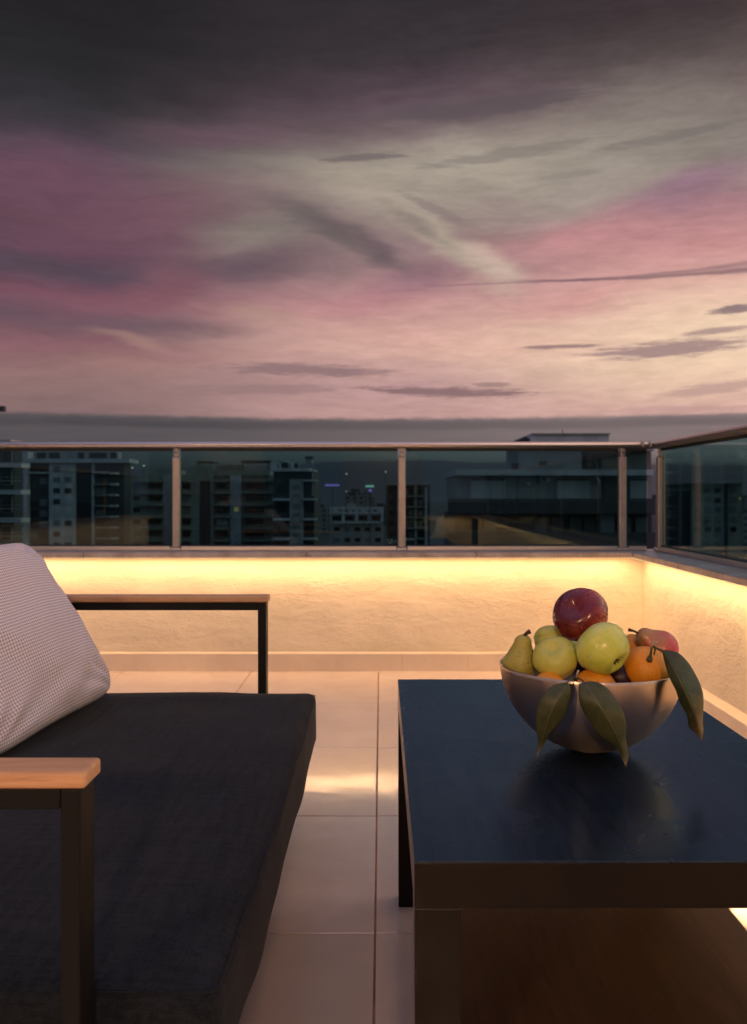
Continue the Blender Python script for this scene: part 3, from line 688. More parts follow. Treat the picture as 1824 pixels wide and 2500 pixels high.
def apple_prof(top=.30, bot=.17, n=44):
    p = []
    for k in range(n + 1):
        t = math.pi * k / n; r = math.sin(t) ** .92 * (1 + .05 * -math.cos(t)) if 0 < k < n else 0
        z = -math.cos(t) * .90
        w = math.sin(t)
        if z > 0: z -= top * math.exp(-(w / .30) ** 2); r *= 1 + .05
        else: z += bot * math.exp(-(w / .26) ** 2)
        p.append((r, z))
    return p
def round_prof(flat=.88, n=36, dent=.05):
    p = []
    for k in range(n + 1):
        t = math.pi * k / n; r = math.sin(t) if 0 < k < n else 0; z = -math.cos(t) * flat
        z -= dent * math.exp(-(math.sin(t) / .2) ** 2) * (1 if z > 0 else -1); p.append((r, z))
    return p
def pear_prof(n=44, neck=.46, length=2.3):
    p = []
    for k in range(n + 1):
        s = k / n; z = -1 + length * s
        body = math.sqrt(max(0, 1 - (min(z, 1.0)) ** 2)) if z < 1 else 0
        if z < 0: r = body
        else:
            zz = z / (length - 1); r = (1 - neck) * (0.5 + 0.5 * math.cos(math.pi * min(1, zz * 1.15))) + neck
            if zz > .78: r *= math.sqrt(max(0, 1 - ((zz - .78) / .22) ** 2))
        p.append((max(0, r) if 0 < k < n else 0, z))
    return p
def fruit(name, prof, R0, loc, axis, mat, label, cat, group=None, lump=.03, sq=(1, 1), seed=0.0, spin=0.0, ribs=0.0):
    v, f = lathe_geo(prof, 56); Q = Vector(axis).normalized().to_track_quat('Z', 'Y').to_matrix() @ Matrix.Rotation(spin, 3, 'Z')
    vs = []
    for p in v:
        p = Vector(p); k = 1 + mnoise.noise(p * 1.1 + Vector((seed, 0, 0))) * lump + mnoise.noise(p * 2.6 + Vector((0, seed, 0))) * lump * .4
        if ribs: k += ribs * math.cos(5 * math.atan2(p.y, p.x)) * (.4 + .6 * abs(p.z))
        vs.append(Vector((p.x * k * sq[0], p.y * k * sq[1], p.z * (1 + (k - 1) * .5))) * R0)
    o = raw(name, vs, f, mat, None, smooth=True); o.location = loc; o.rotation_euler = Q.to_euler()
    tag(o, label, cat, group); o['_q'] = 0; del o['_q']
    return o, Q, Vector(loc)
def child_world(name, geo, mat, par, Q, loc, smooth=True):
    vs, fs = geo; me = bpy.data.meshes.new(name); Qi = Q.inverted()
    me.from_pydata([tuple(Qi @ (Vector(p) - loc)) for p in vs], [], fs); me.update()
    return link(name, me, mat, par, smooth)
def Zc(px, py, d): return P(1180 + .39 * px, 1400 + .39 * py, d)

o, Q, L0 = fruit('red_apple', apple_prof(.26, .16), .0400, Zc(611, 266, 1.295), (-.46, -.68, .50), M_red, 'shiny dark red apple on top of the fruit pile', 'apple', seed=1.3, ribs=.015, lump=.05)
o, Q, L0 = fruit('green_apple', apple_prof(.20, .34), .0375, Zc(752, 474, 1.222), (-.50, .62, .52), M_green, 'large green apple with its blossom end facing forward below the red apple', 'apple', seed=4.1, ribs=.02)
ca = Q @ Vector((0, 0, -.0215)) + L0
cal = []
vsA, fsA = [], []
for k in range(7):
    an = 2 * math.pi * k / 7; d0 = Q @ Vector((math.cos(an) * .0042, math.sin(an) * .0042, -.004)); v2, f2 = tube_geo([ca, ca + d0 * .7, ca + d0 * 1.2 + Q @ Vector((0, 0, -.002))], [.0013, .0010, .0003], 5); n0 = len(vsA); vsA += v2; fsA += [tuple(i + n0 for i in g) for g in f2]
child_world('blossom_end', (vsA, fsA), M_stem, o, Q, L0)
o, Q, L0 = fruit('green_apple', apple_prof(.26, .16), .0318, Zc(452, 533, 1.255), (-.28, -.60, .75), M_yell, 'small yellow-green apple with a shallow stem hollow beside the upright pear', 'apple', seed=8.0, ribs=.012)
o, Q, L0 = fruit('green_apple', apple_prof(.22, .16), .0278, Zc(432, 428, 1.335), (.2, .4, .9), M_yell, 'yellow apple half hidden behind the small apple and the red apple', 'apple', seed=2.2)
o, Q, L0 = fruit('green_apple', apple_prof(.22, .16), .0280, Zc(585, 500, 1.385), (.3, -.2, .9), M_green, 'barely visible green apple deep behind the red apple', 'apple', seed=5.7)
o, Q, L0 = fruit('pear', pear_prof(44, .48, 2.75), .0258, Zc(232, 568, 1.292), (.10, -.10, .97), M_pear, 'upright dull yellow pear at the bowl edge with short dark stem', 'pear', seed=3.3, lump=.05)
tp = L0 + Q @ Vector((0, 0, .0432)); child_world('stem', tube_geo([tp, tp + Vector((.004, -.003, .005)), tp + Vector((.009, -.004, .008))], [.0026, .0028, .0038], 8), M_stem, o, Q, L0)
o, Q, L0 = fruit('red_pear', pear_prof(44, .50, 2.5), .0278, Zc(1106, 468, 1.325), (-.80, .03, .56), M_redpear, 'red blushed pear lying on its side behind the mandarin', 'pear', seed=6.1, lump=.04)
tp = L0 + Q @ Vector((0, 0, .0405)); child_world('stem', tube_geo([tp, tp + Vector((-.007, 0, .003)), tp + Vector((-.015, 0, .005))], [.0018, .0018, .0027], 8), M_stem, o, Q, L0)
o, Q, L0 = fruit('plum', round_prof(.95), .0270, Zc(850, 650, 1.268), (0, 0, 1), M_plum, 'dark purple plum in the gap between the green apple and mandarin', 'plum', seed=1.0)
o, Q, L0 = fruit('plum', round_prof(.95), .0170, Zc(612, 590, 1.285), (0, 0, 1), M_plum, 'small dark plum peeping out between the two green apples', 'plum', seed=2.0)
o, Q, L0 = fruit('orange', round_prof(.95), .0262, Zc(948, 478, 1.36), (.2, .1, 1), M_orange, 'orange half hidden behind the large green apple', 'orange', seed=5.0)
o, Q, L0 = fruit('orange', round_prof(.95), .0240, Zc(415, 717, 1.228), (0, -.3, 1), M_orange, 'orange showing only its top over the rim below the pear', 'orange', seed=6.0)

# leaves: built from edge curves in space
def m_leaf(name, a, bc, dry=None):
    m, t, b = principled(name, a, .46); uv = t.n('ShaderNodeTexCoord').outputs['UV']; u, v, _ = t.sep(uv); c = objc(t)
    au = t.m('ABSOLUTE', t.m('SUBTRACT', u, .5)); mid_ = t.mr(au, .022, .006)
    lat = t.m('FRACT', t.m('ADD', t.m('MULTIPLY', v, 9), t.m('MULTIPLY', au, -3.6))); vein = t.m('MULTIPLY', t.mr(t.m('ABSOLUTE', t.m('SUBTRACT', lat, .5)), .06, .02), .35)
    n = t.noise(c, 60, 5, .6, .5); n2 = t.noise(c, 22, 4, .6)
    col = t.mix(t.mr(n, .3, .7), (*a, 1), (*bc, 1))
    if dry:
        col = t.mix(t.m('MULTIPLY', t.mr(t.m('ADD', v, t.m('MULTIPLY', t.m('SUBTRACT', n2, .5), .9)), dry[0], dry[0] + .22), dry[2]), col, (*dry[1], 1))
    col = t.mix(t.m('MULTIPLY', vein, .6), col, (.14, .13, .055, 1)); col = t.mix(t.m('MULTIPLY', mid_, .7), col, (.16, .15, .07, 1))
    t.put(b.inputs['Base Color'], col); h = t.m('ADD', t.m('MULTIPLY', n, .3), t.m('SUBTRACT', 0.0, t.m('ADD', mid_, vein)))
    t.put(b.inputs['Normal'], t.bump(h, .3, .0012)); b.inputs['Specular IOR Level'].default_value = .45
    return m
M_leaf1 = m_leaf('citrus_leaf', (.044, .054, .017), (.068, .072, .026), (.82, (.17, .11, .06), .8))
M_leaf2 = m_leaf('citrus_leaf_dark', (.026, .036, .011), (.048, .054, .018), (.62, (.22, .15, .06), .85))
def catmull(pts, n):
    pts = [Vector(p) for p in pts]; pts = [pts[0] * 2 - pts[1]] + pts + [pts[-1] * 2 - pts[-2]]; out = []; m = len(pts) - 3
    for k in range(n + 1):
        s = k / n * m; i = min(int(s), m - 1); t = s - i; p0, p1, p2, p3 = pts[i:i + 4]
        out.append(.5 * ((2 * p1) + (-p0 + p2) * t + (2 * p0 - 5 * p1 + 4 * p2 - p3) * t * t + (-p0 + 3 * p1 - 3 * p2 + p3) * t ** 3))
    return out
def leaf(parent, Q, loc, le, mi, re, mat, fold=.006, nv=40, nu=12):
    A, M, B2 = catmull(le, nv), catmull(mi, nv), catmull(re, nv); vs, fs = [], []; th = .0005
    back = Vector((0, 1, 0))
    pts = []
    for k in range(nv + 1):
        row = []
        for j in range(nu + 1):
            u = -1 + 2 * j / nu; e = A[k] if u < 0 else B2[k]
            p = M[k].lerp(e, abs(u)); wv = math.sin(k / nv * 17 + (2 if u > 0 else 0)) * .0016 * abs(u) ** 2
            p = p + back * (fold * (u * u) * math.sin(math.pi * k / nv) * (1 if fold > 0 else 1) + wv)
            row.append(p)
        pts.append(row)
    me = bpy.data.meshes.new('leaf'); bm = bmesh.new(); uvl = bm.loops.layers.uv.new('UVMap'); Qi = Q.inverted(); G = {}
    for s in (0, 1):
        for k in range(nv + 1):
            for j in range(nu + 1): G[s, k, j] = (bm.verts.new(Qi @ (pts[k][j] + back * (th * s) - loc)), (j / nu, k / nv))
    def quad(l):
        fc = bm.faces.new([q5[0] for q5 in l]); fc.smooth = True
        for lp, q5 in zip(fc.loops, l): lp[uvl].uv = q5[1]
    for k in range(nv):
        for j in range(nu):
            quad([G[0, k, j], G[0, k, j + 1], G[0, k + 1, j + 1], G[0, k + 1, j]]); quad([G[1, k, j], G[1, k + 1, j], G[1, k + 1, j + 1], G[1, k, j + 1]])
        quad([G[0, k, 0], G[0, k + 1, 0], G[1, k + 1, 0], G[1, k, 0]]); quad([G[0, k, nu], G[1, k, nu], G[1, k + 1, nu], G[0, k + 1, nu]])
    bm.to_mesh(me); bm.free(); return link('leaf', me, mat, parent, True)
def Zs(pts): return [Zc(*p) for p in pts]

# front orange with stem and two hanging leaves
o, Q, L0 = fruit('orange', round_prof(.93), .0312, Zc(697, 727, 1.226), (-.2, -.45, .9), M_orange, 'orange at the front rim carrying a cut stem and two hanging leaves', 'orange', seed=7.0)
child_world('stem', tube_geo(Zs([(588, 700, 1.196), (580, 668, 1.186), (583, 650, 1.180)]), [.0019, .0017, .0016], 8), M_gstem, o, Q, L0)
child_world('cut_stem', tube_geo(Zs([(581, 662, 1.182), (588, 630, 1.176), (596, 606, 1.174)]), [.0014, .0016, .0013], 6), M_cut, o, Q, L0)
child_world('petiole', tube_geo(Zs([(580, 662, 1.183), (552, 658, 1.170), (532, 672, 1.158), (524, 686, 1.152)]), [.0013, .0012, .0012, .0010], 7), M_gstem, o, Q, L0)
child_world('petiole', tube_geo(Zs([(584, 656, 1.182), (605, 660, 1.170), (622, 672, 1.158), (632, 684, 1.150)]), [.0013, .0012, .0014, .0010], 7), M_gstem, o, Q, L0)
leaf(o, Q, L0, Zs([(524, 682, 1.154), (440, 705, 1.150), (372, 770, 1.146), (342, 850, 1.146), (334, 950, 1.150), (343, 1040, 1.156), (346, 1100, 1.160), (334, 1162, 1.158)]),
     Zs([(524, 682, 1.154), (500, 730, 1.146), (462, 790, 1.140), (432, 850, 1.140), (405, 920, 1.146), (378, 1010, 1.154), (356, 1090, 1.160), (334, 1162, 1.158)]),
     Zs([(524, 682, 1.154), (546, 715, 1.150), (548, 790, 1.146), (530, 860, 1.146), (496, 925, 1.150), (430, 1010, 1.158), (374, 1085, 1.163), (334, 1162, 1.158)]), M_leaf1, .005)
leaf(o, Q, L0, Zs([(632, 680, 1.152), (603, 705, 1.146), (601, 775, 1.140), (622, 850, 1.138), (668, 930, 1.138), (722, 1010, 1.142), (800, 1070, 1.146), (852, 1120, 1.150), (893, 1216, 1.146)]),
     Zs([(632, 680, 1.152), (668, 735, 1.140), (705, 790, 1.132), (740, 845, 1.128), (780, 910, 1.130), (822, 985, 1.136), (856, 1060, 1.142), (882, 1130, 1.148), (893, 1216, 1.146)]),
     Zs([(632, 680, 1.152), (712, 680, 1.146), (784, 725, 1.140), (840, 795, 1.138), (882, 870, 1.138), (904, 960, 1.142), (903, 1060, 1.148), (912, 1140, 1.152), (893, 1216, 1.146)]), M_leaf1, .006)

# mandarin with stem and a long curling leaf
o, Q, L0 = fruit('mandarin', round_prof(.86, 40, .10), .0338, Zc(1020, 590, 1.255), (.10, -.42, .90), M_orange, 'bright mandarin with green stem and one long drooping leaf', 'mandarin', seed=9.0, ribs=.006)
s0 = Zc(1043, 532, 1.226)
child_world('stem', tube_geo([s0 + Vector((0, .004, -.003)), s0, Zc(1050, 490, 1.222), Zc(1056, 458, 1.22)], [.0030, .0022, .0016, .0018], 9), M_gstem, o, Q, L0)
child_world('calyx', tube_geo([s0 + Vector((0, .003, -.003)), s0 + Vector((0, -.0012, .0014))], [.0045, .0036], 9), M_gstem, o, Q, L0)
child_world('cut_stem', tube_geo(Zs([(1056, 462, 1.22), (1062, 438, 1.218), (1072, 416, 1.217)]), [.0016, .0013, .0008], 6), M_cut, o, Q, L0)
child_world('cut_stem', tube_geo(Zs([(1056, 458, 1.22), (1070, 436, 1.219), (1092, 424, 1.219)]), [.0012, .0010, .0007], 6), M_cut, o, Q, L0)
child_world('stem', tube_geo(Zs([(1062, 446, 1.22), (1076, 478, 1.222), (1068, 512, 1.223)]), [.0012, .0013, .0009], 6), M_gstem, o, Q, L0)
child_world('petiole', tube_geo(Zs([(1060, 455, 1.22), (1085, 468, 1.215), (1110, 478, 1.208), (1124, 486, 1.202)]), [.0016, .0015, .0015, .0013], 7), M_gstem, o, Q, L0)
leaf(o, Q, L0, Zs([(1120, 480, 1.203), (1140, 560, 1.192), (1166, 650, 1.182), (1212, 740, 1.176), (1240, 815, 1.176), (1278, 890, 1.180), (1292, 965, 1.184), (1330, 1000, 1.186), (1368, 1046, 1.184)]),
     Zs([(1120, 480, 1.203), (1172, 560, 1.186), (1222, 650, 1.174), (1262, 740, 1.168), (1296, 815, 1.168), (1326, 890, 1.172), (1344, 960, 1.178), (1358, 1005, 1.182), (1368, 1046, 1.184)]),
     Zs([(1120, 480, 1.203), (1212, 492, 1.200), (1288, 560, 1.196), (1342, 645, 1.192), (1376, 735, 1.188), (1386, 830, 1.186), (1382, 930, 1.186), (1378, 995, 1.186), (1368, 1046, 1.184)]), M_leaf2, .004)

# ------------------------------------------------------------------ city
GZ = -26.0
def m_city(name, a, rough=.85):
    m, t, b = principled(name, a, rough); c = t.n('ShaderNodeNewGeometry').outputs['Position']
    n = t.noise(t.mapping(c, sc=(1, 1, .35)), .5, 5, .6); t.put(b.inputs['Base Color'], t.mix(t.mr(n, .3, .7), (*a, 1), tuple(x * .72 for x in a) + (1,))); return m
C_pale = m_city('pale_render', (.52, .55, .55)); C_grey = m_city('grey_render', (.34, .35, .345)); C_dark = m_city('dark_render', (.055, .058, .062))
C_green = m_city('greenish_render', (.25, .29, .24)); C_white = m_city('white_render', (.55, .58, .58)); C_tan = m_city('tan_render', (.24, .215, .18))
C_win = principled('dark_window_glass', (.012, .014, .017), .15)[0]; C_shut = m_city('roller_shutter', (.50, .56, .57)); C_curt = m_city('curtain', (.16, .20, .21))
C_lit = m_emit('lit_window', (1, .62, .25), .30)
def m_blocks():
    m, t, b = principled('far_block', (.14, .145, .15), .9); c = t.n('ShaderNodeNewGeometry').outputs['Position']; x, y, z = t.sep(c)
    wx = t.m('FRACT', t.m('DIVIDE', t.m('ADD', x, y), 4.3)); wz = t.m('FRACT', t.m('DIVIDE', z, 3.1))
    w = t.m('MULTIPLY', t.m('MULTIPLY', t.m('GREATER_THAN', wx, .35), t.m('LESS_THAN', wx, .8)), t.m('MULTIPLY', t.m('GREATER_THAN', wz, .3), t.m('LESS_THAN', wz, .75)))
    nrm = t.sep(t.n('ShaderNodeNewGeometry').outputs['Normal'])[2]; w = t.m('MULTIPLY', w, t.m('LESS_THAN', nrm, .5))
    rnd = t.n('ShaderNodeObjectInfo').outputs['Random']; base = t.mix(rnd, (.08, .085, .09, 1), (.24, .24, .235, 1))
    t.put(b.inputs['Base Color'], t.mix(w, base, (.03, .032, .036, 1))); return m
C_far = m_blocks()
class Bld:
    def __init__(s, name, d, px0, px1, label, cat='building', group=None):
        s.d = d; s.k = d / F; s.root = empty(name, (((px0 + px1) / 2 - VX) * s.k, d, GZ), label=label, cat=cat, group=group)
    def bx(s, r):
        px0, px1, py0, py1, a, b = r; k = (s.d + a) / F
        z0 = GZ if py1 is None else H + (VY - py1) * k
        return ((px0 - VX) * k, (px1 - VX) * k, s.d + a, s.d + b, z0, H + (VY - py0) * k)
    def part(s, name, mat, rects, par=None): return boxes(name, [s.bx(r) for r in rects], mat, par or s.root)
    def window(s, px0, px1, py0, py1, pane=None, a=0.0, frame=None):
        e = .12 * (px1 - px0) / 2; w = s.part('window', frame or C_grey, [(px0, px1, py0, py1, a - .12, a + .05)])
        s.part('pane', pane or C_win, [(px0 + e, px1 - e, py0 + e, py1 - e, a - .16, a - .121)], w); return w

# far left, close block with broad balconies
b = Bld('apartment_building', 72, -220, 55, 'close dark apartment block with broad pale balcony slabs, above the far railing end')
b.part('wall', C_dark, [(-220, 34, 1078, None, 1.6, 3.2)])
b.part('roof', C_grey, [(-220, 26, 1073, 1079, .2, 3.4)]); b.part('stair_head', C_dark, [(-120, -60, 996, 1073, 5, 6)]); b.part('stair_head_roof', C_dark, [(-160, 9, 991, 1004, 4.4, 4.9)])
for y in (1130, 1196, 1265, 1330): b.part('balcony_slab', C_pale, [(-220, 52, y, y + 11, -.2, 1.6)])
for y in (1173, 1241, 1308): b.part('balcony_rail', C_grey, [(-220, 50, y, y + 2, -.1, .0), (-220, 50, y - 8, y - 7, -.1, 0)])
for y in (1092, 1146, 1213, 1283):
    for x in (-62, -30, 3): b.window(x, x + 26, y, y + 38, None, 1.55)
# tall block with the white window bay
b = Bld('apartment_building', 205, 60, 312, 'tall apartment block with white bay of square windows and pale roof slab')
b.part('wall', C_dark, [(68, 303, 1128, None, .8, 6)]); b.part('penthouse', C_grey, [(70, 288, 1103, 1121, 3, 6)])
b.part('roof_slab', C_pale, [(60, 316, 1120, 1129.5, -1.2, 6.5)]); b.part('pilaster', C_white, [(57, 68, 1103, None, -.6, 3)]); b.part('pilaster', C_white, [(224, 228, 1128, None, -.2, 1)])
b.part('window_bay', C_white, [(120, 184, 1129.5, None, -.3, 1)]); b.part('glass_shaft', C_win, [(186, 223, 1131, None, .5, .9)])
for x0, x1 in ((70, 82), (90, 112), (120, 146), (190, 205), (218, 260), (270, 284)): b.window(x0, x1, 1105, 1119, None, 2.95, C_dark)
for i in range(8):
    y = 1137 + 26.6 * i
    for x in (129, 157): b.window(x, x + 19, y, y + 15, R.choice([C_win, C_win, C_curt, C_shut]), -.3, C_pale)
    b.window(73, 93, y + 1, y + 20, R.choice([C_win, C_curt, C_win]), .8, C_dark); b.window(97, 117, y + 1, y + 20, R.choice([C_win, C_curt, C_win]), .8, C_dark)
    b.part('balcony_slab', C_grey, [(229, 264, y + 17, y + 20, -1.2, .8)]); b.part('balcony_slab', C_pale, [(268, 284, y + 16, y + 21, -1.4, .8)]); b.window(233, 258, y, y + 16, R.choice([C_win, C_win, C_curt]), .8, C_dark)
b.part('balcony_slab', C_pale, [(68, 120, 1152, 1156, -.6, .8)]); b.part('balcony_slab', C_pale, [(229, 262, 1151, 1154, -1.3, .8)])
# green block half behind the post
b = Bld('apartment_building', 265, 318, 470, 'low greenish apartment block with stacked balconies partly behind the railing post')
b.part('wall', C_green, [(318, 470, 1158, None, .6, 26)]); b.part('penthouse', C_green, [(352, 424, 1146, 1159, 3, 20)]); b.part('pilaster', C_grey, [(398, 416, 1160, None, -.3, 1)])
for i in range(6):
    y = 1172 + 29 * i
    b.part('balcony_slab', C_green, [(335, 398, y, y + 5, -1.5, .6)]); b.part('balcony_slab', C_green, [(440, 468, y, y + 5, -1.5, .6)])
    b.window(356, 396, y + 7, y + 24, R.choice([C_win, C_dark, C_curt]), .6, C_green); b.window(324, 344, y + 8, y + 22, R.choice([C_curt, C_win]), .6, C_green); b.window(444, 466, y + 7, y + 24, R.choice([C_win, C_dark, C_curt]), .6, C_green)
# block with the tall dark slot
b = Bld('apartment_building', 212, 466, 680, 'greenish apartment block with tall dark stair slot and roof garden')
b.part('wall', C_green, [(486, 672, 1160, None, .8, 24)]); b.part('stair_tower', C_green, [(469, 487, 1136, None, -.4, 3)]); b.part('stair_tower', C_green, [(514, 522, 1136, None, -.4, 3)]); b.part('tower_head', C_green, [(487, 514, 1136, 1174, -.4, 3)])
b.part('dark_slot', C_dark, [(487, 514, 1174, None, .4, .79)]); b.part('roof_parapet', C_green, [(522, 660, 1148, 1161, 0, 12)]); b.part('pergola', C_dark, [(478, 522, 1126, 1130, 0, 6), (482, 484, 1130, 1136, 1, 2), (516, 518, 1130, 1136, 1, 2)])
b.part('pergola', C_dark, [(588, 660, 1124, 1129, 1, 8), (592, 594, 1129, 1148, 2, 3), (654, 656, 1129, 1148, 2, 3)]); b.part('awning', C_tan, [(530, 585, 1135, 1148, 2, 8)]); b.part('column_bay', C_pale, [(562, 589, 1161, None, -.3, 1)])
for i in range(6):
    y = 1170 + 29.3 * i
    b.part('balcony_slab', C_green, [(523, 561, y, y + 6, -1.5, .8)]); b.part('balcony_slab', C_green, [(590, 676, y, y + 6, -1.5, .8)])
    b.window(527, 558, y + 7, y + 26, [C_win, C_win, C_win, C_shut, C_win, C_win][i], .8, C_green); b.window(596, 648, y + 7, y + 26, C_win, .8, C_green); b.window(651, 659, y + 8, y + 22, C_curt, .8)
    b.window(571, 583, y + 9, y + 21, C_lit if i == 2 else R.choice([C_curt, C_shut]), -.3)
# slab block with white ledges
b = Bld('apartment_building', 190, 658, 775, 'apartment block with open white penthouse frames and thin white ledges')
b.part('wall', C_dark, [(668, 768, 1150, None, .8, 20)]); b.part('roof_slab', C_white, [(660, 758, 1143, 1150.5, -1.2, 20)]); b.part('stair_column', C_grey, [(707, 740, 1170, None, -.3, 1)])
b.part('penthouse_frame', C_pale, [(662, 676, 1128, 1143, 0, 4), (682, 686, 1126, 1143, 0, 4), (682, 702, 1126, 1129, 0, 4), (712, 716, 1127, 1143, 0, 4), (716, 728, 1129, 1143, 2, 4)])
b.part('penthouse_frame', C_dark, [(690, 702, 1130, 1143, 1, 4), (718, 728, 1131, 1143, 1, 2)]); b.part('water_tank', C_grey, [(746, 762, 1118, 1143, 1, 4)]); b.part('tank_lid', C_dark, [(744, 764, 1114, 1119, .8, 4.2)]); b.part('roof_post', C_grey, [(762, 766, 1132, 1210, -.2, .3)])
for i, y in enumerate((1171, 1217, 1266, 1314)):
    if i: b.part('ledge', C_white, [(666, 706, y, y + 5, -1.5, .8)])
    b.part('ledge', C_white, [(740, 773, y, y + 4, -1.5, .8)])
    for x in (676, 744): b.window(x, x + 24, y + 10, y + 36, R.choice([C_win, C_win, C_curt]), .8, C_dark)
    b.window(715, 733, y + 12, y + 24, C_curt, -.3); b.window(715, 733, y + 34, y + 44, C_curt, -.3)
# low white building with square openings
b = Bld('public_building', 340, 803, 945, 'low wide white building with a row of square parapet openings')
b.part('wall', C_grey, [(806, 936, 1253, None, .8, 30)]); b.part('parapet', C_white, [(805, 937, 1238, 1244, 0, 3), (805, 937, 1250, 1255, 0, 3)])
cuts = (805, 825, 835, 840, 850, 858, 868, 873, 882, 894, 904, 910, 921, 937)
b.part('parapet_pier', C_white, [(cuts[i], cuts[i + 1], 1244, 1250, 0, 3) for i in range(0, 14, 2)])
for x in (835, 868, 900, 930): b.part('column', C_white, [(x, x + 6, 1255, 1274, 0, 1)])
for x in (812, 842, 875, 907): b.window(x, x + 22, 1259, 1271, None, .8, C_dark)
b.part('canopy', C_pale, [(812, 928, 1274, 1278, -1, 1)]); b.part('roof_box', C_grey, [(846, 866, 1228, 1238, 6, 10)])
for x in (815, 840, 865, 890, 915): b.window(x, x + 16, 1286, 1298, R.choice([C_win, C_curt]), .8); b.window(x, x + 16, 1312, 1324, R.choice([C_win, C_curt]), .8)
# narrow dark block by the middle post
b = Bld('apartment_building', 245, 945, 1052, 'narrow dark apartment block with pale uprights near the middle railing post')
b.part('wall', C_dark, [(945, 1050, 1184, None, .8, 20)]); b.part('roof_slab', C_grey, [(942, 1052, 1178, 1184, -1, 20)]); b.part('upright', C_grey, [(970, 978, 1184, None, -.4, .8)]); b.part('upright', C_grey, [(1012, 1018, 1184, None, -.4, .8)]); b.part('upright', C_pale, [(1038, 1043, 1190, None, -.4, .8)])
for i in range(5):
    y = 1193 + 26 * i
    for x in (950, 984, 998, 1022): b.window(x, x + 12, y, y + 14, R.choice([C_win, C_win, C_curt]), .8, C_dark)
    b.part('balcony_slab', C_green, [(980, 1036, y + 17, y + 20, -1.2, .8)])
# near house with penthouse and shuttered windows
b = Bld('penthouse_building', 66, 1094, 1600, 'nearest building with flat-roofed penthouse, two shuttered windows and dark balcony front')
b.part('wall', C_grey, [(1116, 1592, 1160, 1220, 1.2, 12)]); b.part('roof_slab', C_pale, [(1113, 1596, 1146.5, 1160.5, 0, 13)])
b.part('upper_wall', C_grey, [(1266, 1420, 1079, 1147, 3.2, 10)]); b.part('upper_wall', C_tan, [(1420, 1590, 1100, 1147, 4.6, 10)]); b.part('upper_roof', C_pale, [(1296, 1487, 1060, 1080, 2.2, 11)]); b.part('upper_roof', C_grey, [(1420, 1596, 1094, 1101, 3.4, 11)])
b.part('roof_fascia', C_green, [(1300, 1490, 1057.5, 1061, 2.0, 11.2)])
vs = [((x - VX) * b.k, b.d + y, H + (VY - z) * b.k) for x, z, y in ((1256, 1079, 2.6), (1297, 1060, 2.6), (1308, 1068, 2.6), (1272, 1086, 2.6), (1256, 1079, 9), (1297, 1060, 9), (1308, 1068, 9), (1272, 1086, 9))]
raw('sloping_roof', vs, [(0, 1, 2, 3), (7, 6, 5, 4), (0, 4, 5, 1), (1, 5, 6, 2), (2, 6, 7, 3), (3, 7, 4, 0)], C_dark, b.root)
b.part('antenna', C_dark, [(1373, 1374.5, 1048, 1060, 4, 4.05)])
b.window(1422, 1434, 1102, 1144, None, 4.6, C_dark); b.window(1446, 1456, 1124, 1146, None, 4.6, C_pale); b.window(1458, 1470, 1118, 1146, None, 4.6, C_pale); b.window(1250, 1266, 1130, 1146, None, 3.2, C_dark); b.window(1318, 1336, 1126, 1136, None, 3.2, C_dark)
for x0, x1 in ((1150, 1233), (1361, 1437), (1540, 1580)):
    w = b.part('window', C_pale, [(x0 - 2, x1 + 2, 1167, 1218, 1.05, 1.25)])
    b.part('roller_shutter', C_shut, [(x0, x1, 1173 + 3.4 * i, 1173 + 3.4 * i + 3.0, .99, 1.06) for i in range(13)], w); b.part('shutter_box', C_dark, [(x0, x1, 1168, 1173, .95, 1.06)], w)
ac = b.part('air_conditioner', C_pale, [(1322, 1342, 1161.5, 1177, .5, 1.19)]); b.part('fan_grille', C_dark, [(1324, 1335, 1163.5, 1175, .46, .499)], ac)
v, f = tube_geo([((1296 - VX) * b.k, b.d + 1.19, H + (VY - 1181) * b.k), ((1296 - VX) * b.k, b.d + .95, H + (VY - 1181) * b.k)], [.22, .16], 14); wl = raw('wall_lamp', v, f, C_white, b.root)
vs = [((x - VX) * b.k, b.d + y, H + (VY - z) * b.k) for x, z, y in ((1455, 1160.6, .3), (1461, 1160.6, .3), (1471, 1180, .3), (1465, 1180, .3), (1455, 1160.6, .9), (1461, 1160.6, .9), (1471, 1180, .9), (1465, 1180, .9))]
raw('brace', vs, [(0, 1, 2, 3), (7, 6, 5, 4), (0, 4, 5, 1), (1, 5, 6, 2), (2, 6, 7, 3), (3, 7, 4, 0)], C_white, b.root); b.part('recess_panel', C_dark, [(1471, 1536, 1161, 1217, 1.1, 1.19)])
b.part('balcony_front', C_dark, [(1094, 1600, 1217, 1254, -1.2, -.9)]); b.part('balcony_slab', C_dark, [(1094, 1600, 1250, 1256, -.9, 1.2)]); b.part('lower_wall', C_dark, [(1110, 1592, 1256, None, 1.2, 12)])
b.part('balcony_handrail', C_curt, [(1084, 1320, 1296, 1298, -1.2, -1.1)]); b.part('column', C_curt, [(1466, 1500, 1256, None, -.6, .4)]); b.part('lower_balcony', C_dark, [(1094, 1600, 1300, 1345, -1.1, -.9)])
for x in (1180, 1240, 1305, 1345, 1390, 1425, 1510, 1550): b.window(x, x + 32, 1262, 1318, R.choice([C_curt, C_win, C_curt]), 1.2, C_dark)
